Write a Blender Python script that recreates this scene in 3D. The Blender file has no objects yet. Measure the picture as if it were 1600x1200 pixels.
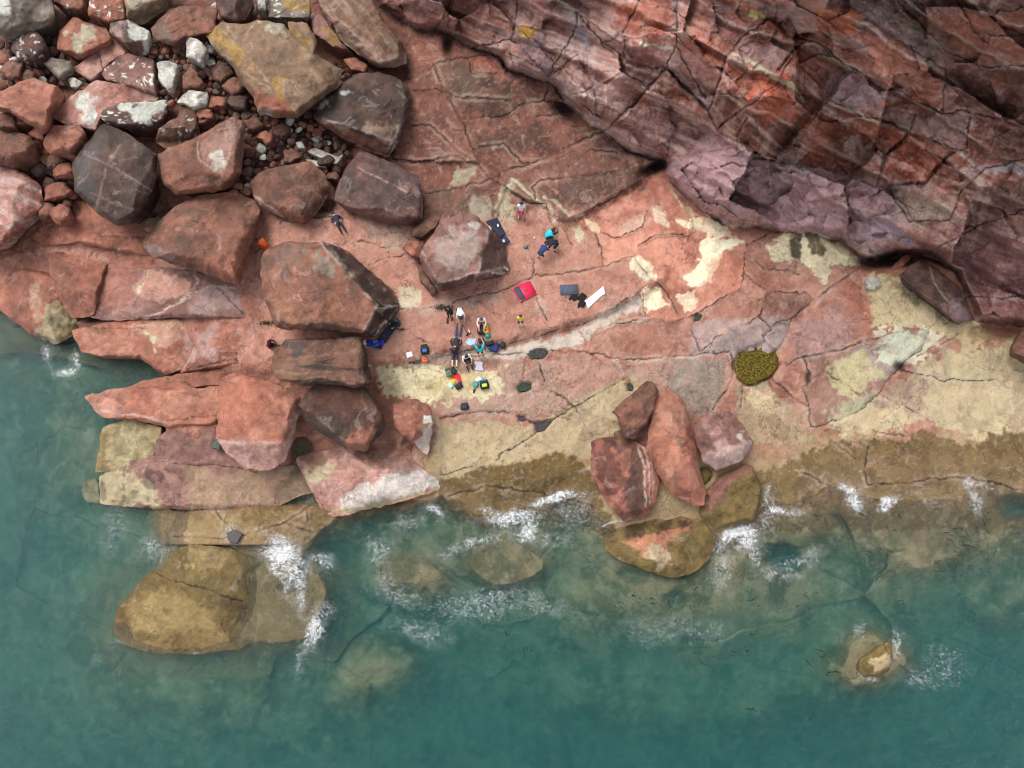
import bpy, bmesh, math, random
import numpy as np
from mathutils import Vector, Matrix

# ------------------------------------------------------------------ camera, sky, sun, exposure
scene = bpy.context.scene
TILT = math.radians(18.0)          # the drone looks 18 degrees off straight down, towards the cliff
DIST = 42.7                        # metres to the middle of the view
FPX = 1067.0                       # focal length in image pixels (1600 across the frame)
CAM = np.array([0.0, -DIST * math.sin(TILT), DIST * math.cos(TILT)])
cam_data = bpy.data.cameras.new("drone_camera")
cam_data.sensor_width = 36.0
cam_data.lens = 36.0 * FPX / 1600.0
cam_data.clip_end = 400.0
cam = bpy.data.objects.new("drone_camera", cam_data)
cam.location = CAM
cam.rotation_euler = (TILT, 0, 0)
scene.collection.objects.link(cam)
scene.camera = cam

SUN_ELEV, SUN_AZ = math.radians(60.0), math.radians(-52.0)   # soft high light from the upper left
world = bpy.data.worlds.new("World")
scene.world = world
world.use_nodes = True
wn = world.node_tree
bg = wn.nodes["Background"]
sky = wn.nodes.new("ShaderNodeTexSky")
sky.sky_type = 'NISHITA'
sky.sun_disc = False
sky.sun_elevation = SUN_ELEV
sky.sun_rotation = SUN_AZ
sky.air_density = 1.0
sky.dust_density = 1.5
sky.ozone_density = 1.0
hs = wn.nodes.new("ShaderNodeHueSaturation")
hs.inputs["Saturation"].default_value = 0.25       # thin even cloud: nearly white skylight
wn.links.new(sky.outputs[0], hs.inputs["Color"])
wn.links.new(hs.outputs[0], bg.inputs[0])
bg.inputs[1].default_value = 0.15

sun_data = bpy.data.lights.new("sun", 'SUN')
sun_data.energy = 1.5
sun_data.angle = math.radians(38.0)
sun_data.color = (1.0, 0.96, 0.9)
sun = bpy.data.objects.new("sun", sun_data)
sd = Vector((math.sin(SUN_AZ) * math.cos(SUN_ELEV), math.cos(SUN_AZ) * math.cos(SUN_ELEV), math.sin(SUN_ELEV)))
sun.rotation_euler = sd.to_track_quat('Z', 'Y').to_euler()
scene.collection.objects.link(sun)

scene.view_settings.view_transform = 'Standard'
scene.view_settings.look = 'None'
scene.view_settings.exposure = 0.78
scene.view_settings.gamma = 1.0
scene.render.engine = 'CYCLES'
scene.cycles.use_denoising = True
scene.cycles.denoising_prefilter = 'ACCURATE'
scene.cycles.denoising_input_passes = 'RGB_ALBEDO_NORMAL'
scene.cycles.pixel_filter_type = 'BLACKMAN_HARRIS'
scene.cycles.filter_width = 1.1
scene.cycles.max_bounces = 5
scene.cycles.volume_bounces = 1
scene.cycles.transparent_max_bounces = 8
scene.cycles.diffuse_bounces = 2

COL = scene.collection

# ------------------------------------------------------------------ image coordinates and noise
# Positions are image pixels, projected to a given height (u to the right, v downwards, 25 to the metre at sea level in mid view).
def world_xy(u, v, z):
    dx = (np.asarray(u, float) - 800.0) / FPX
    dy = (600.0 - np.asarray(v, float)) / FPX
    s, c = math.sin(TILT), math.cos(TILT)
    ry = dy * c + s
    rz = dy * s - c
    t = (np.asarray(z, float) - CAM[2]) / rz
    return CAM[0] + dx * t, CAM[1] + ry * t

def P3(u, v, z):
    x, y = world_xy(u, v, z)
    return Vector((float(x), float(y), float(z)))

def _hash(ix, iy, seed):
    h = ix.astype(np.int32).view(np.uint32) * np.uint32(374761393) + iy.astype(np.int32).view(np.uint32) * np.uint32(668265263) + np.uint32((seed * 974634777) & 0xFFFFFFFF)
    h = (h ^ (h >> np.uint32(13))) * np.uint32(1274126177)
    h = h ^ (h >> np.uint32(16))
    return h.astype(np.float32) * np.float32(1.0 / 4294967295.0)

def vnoise(x, y, seed=0):
    x0 = np.floor(x); y0 = np.floor(y)
    fx = x - x0; fy = y - y0
    fx = fx * fx * (3 - 2 * fx); fy = fy * fy * (3 - 2 * fy)
    a = _hash(x0, y0, seed); b = _hash(x0 + 1, y0, seed)
    c = _hash(x0, y0 + 1, seed); d = _hash(x0 + 1, y0 + 1, seed)
    return (a + (b - a) * fx) + ((c + (d - c) * fx) - (a + (b - a) * fx)) * fy

def fbm(x, y, scale, octaves=4, seed=0, gain=0.5):
    """-1..1 fractal noise with the given feature size"""
    t = np.zeros_like(np.asarray(x, float)); amp = 1.0; tot = 0.0
    f = 1.0 / scale
    for o in range(octaves):
        t += amp * (vnoise(x * f + 17.3 * o, y * f - 9.1 * o, seed + o * 31) * 2 - 1)
        tot += amp; amp *= gain; f *= 2.03
    return t / tot * 1.6

def sstep(a, b, x):
    t = np.clip((x - a) / (b - a), 0, 1)
    return t * t * (3 - 2 * t)

def cells(x, y, size, seed=0, stretch=1.0, ang=0.0):
    """Voronoi facets: (height of a randomly tilted plane per cell -1..1, distance to the cell edge 0..1, random id)"""
    ca, sa = math.cos(ang), math.sin(ang)
    xr = (x * ca + y * sa) / (size * stretch); yr = (-x * sa + y * ca) / size
    ix = np.floor(xr); iy = np.floor(yr)
    d1 = np.full(xr.shape, 9.0); d2 = np.full(xr.shape, 9.0)
    cx = np.zeros_like(xr); cy = np.zeros_like(xr); idv = np.zeros_like(xr)
    for ox in (-1, 0, 1):
        for oy in (-1, 0, 1):
            jx = ix + ox; jy = iy + oy
            px = jx + 0.1 + 0.8 * _hash(jx, jy, seed); py = jy + 0.1 + 0.8 * _hash(jx, jy, seed + 7)
            d = np.hypot(xr - px, yr - py)
            near = d < d1
            d2 = np.where(near, d1, np.minimum(d2, d))
            cx = np.where(near, px, cx); cy = np.where(near, py, cy)
            idv = np.where(near, _hash(jx, jy, seed + 13), idv)
            d1 = np.where(near, d, d1)
    a = idv * 6.2832 * 7.0
    plane = ((xr - cx) * np.cos(a) + (yr - cy) * np.sin(a)) * 1.2 + (((idv * 57.31) % 1.0) - 0.5) * 0.8
    return plane, d2 - d1, idv

def sdf_poly(U, V, pts):
    """signed distance to a closed polygon, negative inside"""
    pts = np.asarray(pts, float)
    n = len(pts)
    d = np.full(U.shape, 1e18); inside = np.zeros(U.shape, bool)
    for i in range(n):
        ax, ay = pts[i]; bx, by = pts[(i + 1) % n]
        ex, ey = bx - ax, by - ay
        wx, wy = U - ax, V - ay
        t = np.clip((wx * ex + wy * ey) / (ex * ex + ey * ey + 1e-9), 0, 1)
        d = np.minimum(d, (wx - ex * t) ** 2 + (wy - ey * t) ** 2)
        cond = (ay > V) != (by > V)
        if by != ay:
            inside ^= cond & (U < ex * (V - ay) / (by - ay) + ax)
    d = np.sqrt(d)
    return np.where(inside, -d, d)

def dist_line(U, V, pts):
    d = np.full(U.shape, 1e18)
    for i in range(len(pts) - 1):
        ax, ay = pts[i]; bx, by = pts[i + 1]
        ex, ey = bx - ax, by - ay
        wx, wy = U - ax, V - ay
        t = np.clip((wx * ex + wy * ey) / (ex * ex + ey * ey + 1e-9), 0, 1)
        d = np.minimum(d, (wx - ex * t) ** 2 + (wy - ey * t) ** 2)
    return np.sqrt(d)

def lin(c):
    """display 0-255 -> linear"""
    c = np.asarray(c, float) / 255.0
    return np.where(c <= 0.04045, c / 12.92, ((c + 0.055) / 1.055) ** 2.4)

def mixc(base, col, w):
    return base + (np.asarray(col) - base) * np.asarray(w)[..., None]

RED, REDD, BRICK = lin((190, 118, 99)), lin((150, 84, 68)), lin((170, 92, 70))
BROWN, DARK, PURP = lin((116, 82, 68)), lin((62, 48, 47)), lin((118, 84, 82))
GREY, PINK, MAUVE = lin((126, 114, 104)), lin((206, 164, 158)), lin((160, 122, 128))
WHITE, CREAM, BARN = lin((226, 222, 214)), lin((214, 203, 168)), lin((188, 168, 130))
ALGAE, OCHRE, OLIVE = lin((118, 92, 46)), lin((190, 142, 44)), lin((100, 96, 50))
RUST, CRACK_SHADE, STRAW = lin((158, 86, 54)), lin((44, 32, 29)), lin((206, 178, 116))  # the near-black paints crack shade along joints too narrow for the mesh

# ------------------------------------------------------------------ mesh helpers
def weathered(c):
    """dry weathered sandstone: a little greyer and darker than the fresh colours named above"""
    c = np.asarray(c, float)
    l = c @ np.array([0.3, 0.59, 0.11])
    return (l[..., None] + 0.84 * (c - l[..., None])) * np.array([0.83, 0.87, 0.81])
def mesh_np(name, verts, faces, cols=None, wet=None, mat=None, parent=None, smooth=True):
    me = bpy.data.meshes.new(name)
    verts = np.asarray(verts, np.float32); faces = np.asarray(faces, np.int32)
    k = faces.shape[1]
    me.vertices.add(len(verts)); me.vertices.foreach_set("co", verts.ravel())
    me.loops.add(faces.size); me.loops.foreach_set("vertex_index", faces.ravel())
    me.polygons.add(len(faces))
    me.polygons.foreach_set("loop_start", np.arange(0, faces.size, k, dtype=np.int32))
    me.polygons.foreach_set("use_smooth", np.full(len(faces), smooth))
    me.update(calc_edges=True)
    if cols is not None:
        a = me.attributes.new("rock_colour", 'FLOAT_COLOR', 'POINT')
        rgba = np.ones((len(verts), 4), np.float32); rgba[:, :3] = np.clip(weathered(cols), 0.002, 0.9)
        a.data.foreach_set("color", rgba.ravel())
    if wet is not None:
        a = me.attributes.new("wetness", 'FLOAT', 'POINT')
        a.data.foreach_set("value", np.asarray(wet, np.float32))
    if mat: me.materials.append(mat)
    ob = bpy.data.objects.new(name, me)
    COL.objects.link(ob)
    if parent: ob.parent = parent
    return ob

def tag(o, label=None, cat=None, group=None, kind=None):
    if label: o["label"] = label
    if cat: o["category"] = cat
    if group: o["group"] = group
    if kind: o["kind"] = kind
    return o

def empty(name, loc=(0, 0, 0), rz=0.0):
    o = bpy.data.objects.new(name, None)
    o.location = loc; o.rotation_euler = (0, 0, rz)
    o.empty_display_size = 0.2
    COL.objects.link(o)
    return o

# ------------------------------------------------------------------ materials
def N(nt, typ, **kw):
    n = nt.nodes.new(typ)
    for k, v in kw.items():
        if k in n.inputs: n.inputs[k].default_value = v
        else: setattr(n, k, v)
    return n

def new_mat(name):
    m = bpy.data.materials.new(name); m.use_nodes = True
    return m, m.node_tree, m.node_tree.nodes["Principled BSDF"]

def rock_material():
    m, nt, bs = new_mat("sandstone")
    L = nt.links.new
    at = N(nt, "ShaderNodeAttribute", attribute_name="rock_colour")
    wt = N(nt, "ShaderNodeAttribute", attribute_name="wetness")
    geo = N(nt, "ShaderNodeNewGeometry")
    def noise(scale, det, rough, dist=0.0, off=0.0):
        n = N(nt, "ShaderNodeTexNoise", Scale=scale, Detail=det, Roughness=rough, Distortion=dist)
        if off:
            o = N(nt, "ShaderNodeVectorMath", operation='ADD'); L(geo.outputs["Position"], o.inputs[0]); o.inputs[1].default_value = (off, off * .7, -off)
            L(o.outputs[0], n.inputs["Vector"])
        else: L(geo.outputs["Position"], n.inputs["Vector"])
        return n
    def ramp(src, a, b, c, d):
        r = N(nt, "ShaderNodeMapRange"); L(src, r.inputs[0])
        for i, v in enumerate((a, b, c, d)): r.inputs[i + 1].default_value = v
        return r.outputs[0]
    n1, n2, n3 = noise(1.3, 5, .68), noise(10.0, 3, .75), noise(3.6, 5, .74)
    mu = N(nt, "ShaderNodeMath", operation='MULTIPLY'); L(ramp(n1.outputs[0], .3, .7, .84, 1.16), mu.inputs[0]); L(ramp(n2.outputs[0], .3, .7, .90, 1.10), mu.inputs[1])
    sc = N(nt, "ShaderNodeVectorMath", operation='SCALE'); L(at.outputs["Color"], sc.inputs[0]); L(mu.outputs[0], sc.inputs["Scale"])
    col = sc.outputs[0]
    def layer(fac, col, mode, c):
        mx = N(nt, "ShaderNodeMix", data_type='RGBA', blend_type=mode)
        L(fac, mx.inputs[0]); L(col, mx.inputs[6]); mx.inputs[7].default_value = (*c, 1)
        return mx.outputs[2]
    # dark patina with crisp ragged edges, bleached skins, pits, hairline fractures
    col = layer(ramp(noise(.55, 7, .68, .6, 31).outputs[0], .53, .57, 0, .55), col, 'MULTIPLY', (.62, .58, .58))
    col = layer(ramp(noise(.8, 7, .70, .8, 77).outputs[0], .585, .615, 0, .42), col, 'SCREEN', (.22, .18, .16))
    col = layer(ramp(noise(2.4, 4, .7, 0, 51).outputs[0], .60, .64, 0, .20), col, 'MULTIPLY', (1.0, .76, .66))
    col = layer(ramp(n3.outputs[0], .62, .67, 0, .38), col, 'MULTIPLY', (.45, .38, .36))
    wob = noise(.9, 4, .6, 0, 13)
    ad = N(nt, "ShaderNodeVectorMath", operation='MULTIPLY_ADD'); L(wob.outputs["Color"], ad.inputs[0]); ad.inputs[1].default_value = (1.3, 1.3, 1.3); L(geo.outputs["Position"], ad.inputs[2])
    vo = N(nt, "ShaderNodeTexVoronoi", feature='DISTANCE_TO_EDGE', Scale=.55); L(ad.outputs[0], vo.inputs["Vector"])
    hl = N(nt, "ShaderNodeMath", operation='MULTIPLY'); L(ramp(vo.outputs["Distance"], 0.0, .016, 1, 0), hl.inputs[0]); L(ramp(noise(.35, 3, .5, 0, 91).outputs[0], .47, .56, 0, .75), hl.inputs[1])
    col = layer(hl.outputs[0], col, 'MULTIPLY', (.30, .24, .22))
    v2 = N(nt, "ShaderNodeTexVoronoi", feature='DISTANCE_TO_EDGE', Scale=1.25); L(ad.outputs[0], v2.inputs["Vector"])
    h2 = N(nt, "ShaderNodeMath", operation='MULTIPLY'); L(ramp(v2.outputs["Distance"], 0.0, .03, 1, 0), h2.inputs[0]); L(ramp(noise(.5, 3, .5, 0, 19).outputs[0], .52, .62, 0, .45), h2.inputs[1])
    col = layer(h2.outputs[0], col, 'MULTIPLY', (.42, .34, .32))
    L(col, bs.inputs["Base Color"])
    L(ramp(wt.outputs["Fac"], 0, 1, .86, .16), bs.inputs["Roughness"]); L(ramp(wt.outputs["Fac"], 0, 1, .22, .6), bs.inputs["Specular IOR Level"])
    b1 = N(nt, "ShaderNodeBump", Strength=1.0, Distance=0.12); L(n3.outputs[0], b1.inputs["Height"])
    b2 = N(nt, "ShaderNodeBump", Strength=0.25, Distance=0.02); L(n2.outputs[0], b2.inputs["Height"]); L(b1.outputs[0], b2.inputs["Normal"])
    L(b2.outputs[0], bs.inputs["Normal"])
    return m

ROCK = rock_material()

_mats = {}
def fabric(rgb, rough=0.75, name="fabric"):
    key = (tuple(rgb), rough, name)
    if key in _mats: return _mats[key]
    m, nt, bs = new_mat(name)
    c = lin(rgb)
    n = N(nt, "ShaderNodeTexNoise", Scale=14.0, Detail=5.0)
    geo = N(nt, "ShaderNodeNewGeometry"); nt.links.new(geo.outputs["Position"], n.inputs["Vector"])
    mx = N(nt, "ShaderNodeMix", data_type='RGBA')
    nt.links.new(n.outputs[0], mx.inputs[0])
    mx.inputs[6].default_value = (*(c * 0.7), 1); mx.inputs[7].default_value = (*np.clip(c * 1.25, 0, 0.9), 1)
    nt.links.new(mx.outputs[2], bs.inputs["Base Color"])
    bs.inputs["Roughness"].default_value = rough
    bp = N(nt, "ShaderNodeBump", Strength=0.4, Distance=0.02); nt.links.new(n.outputs[0], bp.inputs["Height"])
    nt.links.new(bp.outputs[0], bs.inputs["Normal"])
    _mats[key] = m
    return m

# ------------------------------------------------------------------ the lie of the land
CLIFF_BASE = [(560, -60), (590, 10), (625, 35), (640, 48), (690, 48), (735, 75), (780, 95), (790, 112), (855, 125), (885, 160), (905, 182),
              (943, 205), (985, 240), (1035, 258), (1045, 285), (1090, 325), (1130, 352), (1200, 358), (1260, 360), (1300, 372), (1350, 408),
              (1410, 392), (1450, 405), (1490, 425), (1515, 470), (1528, 500), (1600, 508), (1700, 520), (1800, 560)]
CLIFF_POLY = CLIFF_BASE + [(2100, 600), (2100, -500), (500, -500)]
LAND = [(-300, 420), (0, 480), (60, 515), (150, 540), (235, 560), (240, 600), (215, 650), (180, 690), (190, 770), (268, 800), (264, 855), (240, 912),
        (204, 955), (200, 982), (220, 994), (290, 1002), (350, 992), (372, 965), (410, 940), (420, 905), (450, 880), (490, 840), (520, 815),
        (600, 795), (688, 768), (740, 800), (790, 806), (860, 782), (915, 782), (960, 830), (1040, 815), (1120, 830), (1190, 806), (1215, 785),
        (1260, 778), (1300, 765), (1345, 775), (1400, 786), (1460, 770), (1520, 762), (1600, 772), (1700, 780), (2100, 790), (2100, -500), (-500, -500), (-500, 400)]
BED = math.radians(27.0)          # angle of the bedding in image coordinates
RUBBLE = [(-400,-400),(590,-400),(640,110),(640,125),(560,235),(520,330),(505,335),(385,310),(380,300),(245,345),(215,352),(150,340),(110,310),(50,345),(0,400),(-400,400)]
POOLS = {
 'moss': [(1146,566),(1152,550),(1172,541),(1196,535),(1213,547),(1217,572),(1202,590),(1174,602),(1152,592)],
 'long': [(823,553),(834,546),(852,545),(858,551),(848,559),(830,561)], 'pointed': [(806,606),(815,596),(832,598),(828,608),(812,614)],
 'triangle': [(830,659),(846,657),(863,657),(850,672),(838,674)], 'puddle': [(808,652),(824,648),(823,656),(812,659)],
 'pebble': [(977,599),(983,594),(989,602),(989,611),(981,612)], 'round': [(1083,493),(1090,489),(1096,494),(1092,501),(1085,501)]}
RAISED = [  # ledges: polygon, height of the step in metres, softness
    ([(430, 340), (560, 330), (640, 345), (760, 350), (880, 352), (960, 380), (1045, 420), (1035, 445), (1000, 468), (940, 492), (880, 512), (790, 533), (700, 550), (640, 568), (575, 572), (420, 560)], 0.35, 7),
    ([(768, 283), (800, 272), (838, 254), (1000, 262), (1002, 284), (950, 312), (900, 342), (872, 344), (850, 320), (822, 312)], 0.35, 4),
    ([(660, 304), (768, 283), (790, 292), (778, 330), (770, 360), (660, 360)], 0.18, 4),
    ([(640, 145), (700, 155), (722, 188), (735, 224), (748, 255), (615, 250), (600, 180)], 0.25, 4),
    ([(1165, 385), (1260, 350), (1345, 415), (1300, 448), (1235, 500), (1206, 510), (1188, 497), (1160, 448)], 0.25, 4),
    ([(690, 652), (738, 644), (796, 644), (832, 661), (763, 724), (689, 742)], -0.12, 4),
    *[(o_, -0.26, 3.5) for o_ in POOLS.values()],
    ([(1290, 445), (1345, 420), (1400, 430), (1450, 460), (1486, 475), (1454, 514), (1400, 540), (1310, 545), (1240, 520)], 0.15, 5),
]
BUMPS = [  # rock standing up under the water: centre, radii, turn, height
    (592, 1050, 92, 66, -0.5, 3.0), (650, 905, 66, 42, 0.2, 2.0), (790, 885, 66, 36, 0.1, 1.6), (900, 960, 60, 50, 0.3, 0.6), (1060, 965, 110, 60, 0.1, 0.9),
    (1365, 1038, 70, 55, 0.2, 3.9), (1290, 1075, 60, 45, 0.2, 2.0), (1190, 1110, 50, 50, 0.2, 1.6), (490, 945, 48, 62, 0.0, 2.0), (420, 975, 70, 46, 0.1, 2.0), (1250, 960, 110, 50, -0.15, 0.9),
    (60, 610, 90, 50, 0.2, 0.6), (90, 700, 90, 60, 0.0, 0.7), (150, 765, 28, 22, 0.0, 1.2), (30, 760, 60, 40, 0.0, 0.4), (245, 815, 22, 30, 0, 1.0), (1480, 860, 120, 40, 0.1, 0.6),
    (850, 1090, 90, 40, 0.1, 0.9), (1010, 1120, 110, 40, 0.1, 1.0), (1560, 940, 60, 40, 0.1, 1.0), (700, 850, 90, 22, -0.1, 0.3)]
HOLES = [(1225, 870, 28, 16, 0.5, 2.2), (1058, 936, 18, 14, 0, 1.0), (545, 860, 38, 16, -0.3, 1.0), (600, 862, 20, 12, 0, 0.6), (470, 900, 12, 40, 0.2, 0.8), (990, 897, 20, 8, 0.1, 0.7), (1590, 795, 26, 14, 0, 1.5),
         (720, 905, 60, 6, 0.45, 0.5), (1320, 830, 5, 40, -0.3, 0.4), (640, 995, 60, 12, 0.2, 0.9), (525, 970, 18, 50, 0.1, 1.2), (520, 860, 30, 10, .5, .5)]

def ell(U, V, b):
    cx, cy, rx, ry, a, h = b
    du, dv = U - cx, V - cy
    ca, sa = math.cos(a), math.sin(a)
    return h * np.exp(-(((du * ca + dv * sa) / rx) ** 2 + ((-du * sa + dv * ca) / ry) ** 2) ** 1.5)

def relief(U, V):
    """height above the sea of the bare rock, before cracks"""
    wu = U + 7 * fbm(U, V, 40, 3, 5); wv = V + 7 * fbm(U, V, 40, 3, 6)
    d = sdf_poly(wu, wv, LAND)
    inland = np.clip(-d, 0, None)
    z = 0.02 + 0.55 * sstep(0, 45, inland) + 1.7 * sstep(30, 300, inland) + 0.0042 * np.clip(460 - V, 0, None)
    z = z + 1.2 * sstep(520, 300, U) * sstep(330, 150, V)
    z = z - 1.75 * sstep(560, 900, U * 0 + V) * sstep(560, 330, U) * sstep(-20, 40, inland) * 0.25
    sea = np.clip(d, 0, None)
    shelf = 1 - 0.75 * sstep(1000, 480, U)                 # the drowned shelf is widest in the east
    zs = -0.20 * sstep(0, 40, sea) - 0.0050 * sea - (1.3 * sstep(60, 190, sea) + 1.5 * sstep(150, 320, sea)) * (0.55 + 0.45 * shelf) - (1 - shelf) * 1.7 * sstep(0, 26, sea) - 0.5 * sstep(260, 20, U) * sstep(0, 60, sea)
    zs = np.maximum(zs, -6.5)
    z = np.where(d > 0, zs, z)
    left = sstep(300, 200, U) * sstep(500, 560, V) * sstep(820, 780, V)        # the sea cuts in under the western ledges
    z = np.where(left > 0, z * (1 - left) + np.minimum(z, -1.7) * left, z)
    z = z - 0.95 * sstep(640, 590, U) * sstep(560, 620, V) * sstep(800, 780, V) * (d < 0)      # low ground under the western blocks
    z = z - 0.8 * sstep(10, -14, sdf_poly(U, V, RUBBLE)) if U.min() < 600 and V.min() < 400 else z      # the boulder field lies in a hollow
    z = np.where((U < 412) & (V > 852), np.minimum(z, -0.35), z)
    under = sstep(0.15, -0.4, z)
    f1, e1, _ = cells(wu, wv, 130, 71, 1.5, 0.2)
    z = z + under * (0.35 * fbm(U, V, 90, 4, 9) + 0.45 * f1 * sstep(10, 160, sea) - 0.14 * sstep(0.04, 0.0, e1) * sstep(5, 60, sea) * sstep(-.2, .4, fbm(U, V, 70, 2, 12)))
    for b in BUMPS: z = z + ell(wu, wv, b) * under
    for b in HOLES: z = z - ell(wu, wv, b)
    z = np.where((U < 520) & (V > 852), np.minimum(z, -0.16 - 0.12 * sstep(852, 870, V)), z)
    z = np.where(d > 0, np.minimum(z, -0.03 - 0.22 * sstep(4, 50, sea) - 0.05 * np.clip(fbm(U, V, 30, 2, 10), -1, 1)), z)
    ru, rv = U + 2.2 * fbm(U, V, 14, 3, 21), V + 2.2 * fbm(U, V, 14, 3, 22)
    for poly, h, soft in RAISED:
        pp = np.array(poly)
        near = (U > pp[:, 0].min() - 20) & (U < pp[:, 0].max() + 20) & (V > pp[:, 1].min() - 20) & (V < pp[:, 1].max() + 20)
        if near.any(): z[near] += h * sstep(soft, -soft, sdf_poly(ru[near], rv[near], poly))
    z = z + (0.10 * fbm(U, V, 55, 4, 3) + 0.05 * fbm(U, V, 16, 3, 4)) * sstep(-0.3, 0.4, z)
    # the cliff
    s = (-U * math.sin(BED) + V * math.cos(BED)) + 16 * fbm(U, V, 170, 2, 41) + 4 * fbm(U, V, 30, 2, 42)
    dc = np.full(U.shape, -200.0)
    sel = (V < 600) & (U > 520)
    if sel.any():
        u, v, ss = U[sel], V[sel], s[sel]
        cu = u + 5 * fbm(u, v, 30, 3, 31); cv = v + 5 * fbm(u, v, 30, 3, 32)
        dcs = -sdf_poly(cu, cv, CLIFF_POLY)
        inc = np.clip(dcs, 0, None)
        zc = 0.7 * sstep(0, 12, inc) + 0.030 * inc
        ph = (ss / 62.0) % 1.0
        zc += sstep(4, 40, inc) * (0.55 * (np.where(ph < 0.8, ph / 0.8, (1 - ph) / 0.2) - 0.5))
        ph2 = (ss / 15.0) % 1.0
        zc += sstep(4, 30, inc) * 0.05 * (np.where(ph2 < 0.7, ph2 / 0.7, (1 - ph2) / 0.3) - 0.5) * (0.4 + 0.6 * fbm(u, v, 70, 2, 43))
        f, e, i1 = cells(cu, cv, 105, 51, 1.6, BED)
        zc += sstep(2, 30, inc) * 2.3 * f
        f, e, _ = cells(cu, cv, 40, 52, 1.8, BED + 0.15)
        zc += sstep(2, 20, inc) * 0.30 * f
        lump = sstep(12, -12, sdf_poly(cu, cv, MAUVE_LUMP))
        f, e, _ = cells(cu, cv, 19, 53, 1.5, BED - 0.5)
        zc += sstep(2, 20, inc) * (0.07 + 0.26 * lump) * f
        zc += 0.10 * fbm(u, v, 16, 4, 54) * sstep(2, 20, inc) - 0.8 * sstep(12, 2, np.abs(dcs - 2)) * (0.5 + 0.5 * fbm(u, v, 50, 2, 55))
        z[sel] = np.where(dcs > 0, z[sel] + zc, z[sel] - 0.2 * sstep(-14, 0, dcs))
        dc[sel] = dcs
    return z, d, dc, s

MAUVE_LUMP = [(1035, 268), (1130, 236), (1230, 258), (1330, 275), (1400, 300), (1420, 350), (1350, 395), (1290, 365), (1200, 352), (1100, 330)]

# ------------------------------------------------------------------ joints and cracks: (points, half width, depth)
CRK = [
 [(615,249),(657,252),(690,247),(716,242),(729,250),(748,257)], [(657,302),(716,294),(768,281)],
 [(748,257),(768,280),(787,289),(820,315),(852,320),(864,349),(878,351)], [(768,281),(794,266),(836,252),(885,232),(940,205)],
 [(878,351),(911,335),(950,312),(999,286),(1015,273),(1038,260)], [(833,292),(843,283),(901,276),(953,270),(992,257)],
 [(641,143),(683,141),(713,151),(787,156),(813,153)], [(700,153),(722,188),(735,224),(748,247)],
 [(722,188),(758,182),(784,184),(813,164),(852,158),(890,165)], [(638,127),(680,101),(722,89),(768,86),(784,101),(791,112)],
 [(640,195),(674,197),(690,211),(713,234),(735,247)], [(839,182),(898,175)], [(748,231),(787,224),(817,253),(836,252)],
 [(680,101),(693,140)], [(732,91),(739,115),(787,114)], [(891,260),(924,232),(966,240)], [(860,128),(850,158)], [(833,292),(836,312)],
 [(877,350),(894,383)], [(900,344),(929,363),(939,389),(942,415)], [(838,428),(877,428),(910,424),(942,415),(990,400)],
 [(825,386),(835,406),(834,432),(780,455),(720,466)], [(939,360),(962,373),(1004,354),(1010,330)], [(998,383),(1027,370),(1060,367),(1090,372)],
 [(990,400),(1020,438),(1046,461),(1059,493)], [(1007,448),(1009,497)], [(930,520),(962,506),(1007,500),(1056,500),(1085,490)],
 [(1167,383),(1159,448)], [(1159,425),(1199,454),(1196,467),(1188,497),(1206,515)], [(1199,456),(1258,458),(1275,468)],
 [(1163,402),(1193,419),(1251,428)], [(1206,515),(1193,523),(1194,532)], [(1020,438),(990,462),(930,500),(860,520),(790,538),(700,552),(640,566)],
 [(640,568),(705,560),(744,555),(780,552),(825,553),(861,549),(900,549),(933,552),(955,561),(1007,563),(1060,557),(1105,552),(1141,552)],
 [(1079,516),(1095,549)], [(1115,640),(1147,585),(1141,552)], [(1345,418),(1308,442),(1275,468),(1236,498),(1209,506)], [(1236,498),(1230,520),(1216,545)],
 [(1486,472),(1454,514),(1434,550),(1402,576),(1379,605),(1353,634),(1327,650),(1269,669)], [(1216,569),(1255,560),(1307,546),(1333,540),(1421,512),(1454,514)],
 [(1255,560),(1268,592),(1255,605),(1262,631),(1269,669)], [(1294,582),(1343,618)], [(1528,510),(1502,520),(1434,556)], [(1379,618),(1431,644),(1454,660)],
 [(1402,576),(1470,595),(1561,595),(1640,590)], [(1207,592),(1236,618),(1265,637)], [(1161,602),(1155,654)], [(1147,585),(1190,570),(1216,545)], [(1190,600),(1161,602)],
 [(689,740),(763,724),(835,677),(867,654),(923,622),(975,592)], [(689,653),(737,644),(796,644),(832,661),(867,654)], [(820,560),(819,592)],
 [(900,638),(926,683)], [(913,638),(926,657),(955,670)], [(575,482),(640,482),(680,482),(720,466)], [(838,466),(854,501)],
 [(1356,697),(1350,735),(1359,757),(1412,755),(1460,747),(1522,747),(1640,776)], [(1306,694),(1337,716)], [(1337,668),(1412,682)], [(1256,738),(1300,760)],
 [(338,797),(353,817),(381,835),(445,815),(485,789)], [(269,837),(312,842),(353,840)], [(235,892),(266,906),(327,921),(347,930)], [(304,853),(358,862)],
 [(445,816),(488,832)], [(479,794),(479,814)], [(1060,310),(1080,345),(1075,375)], [(1167,383),(1200,365)], [(1159,448),(1120,470),(1085,490)],
 [(840,560),(850,600),(900,638)], [(590,500),(640,520),(700,552)], [(400,395),(440,345),(520,338)], [(575,415),(640,395)],
 [(700,775),(760,760),(840,770),(930,790)], [(1188,497),(1140,515),(1095,549)], [(560,375),(600,386),(628,385)],
]
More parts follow.
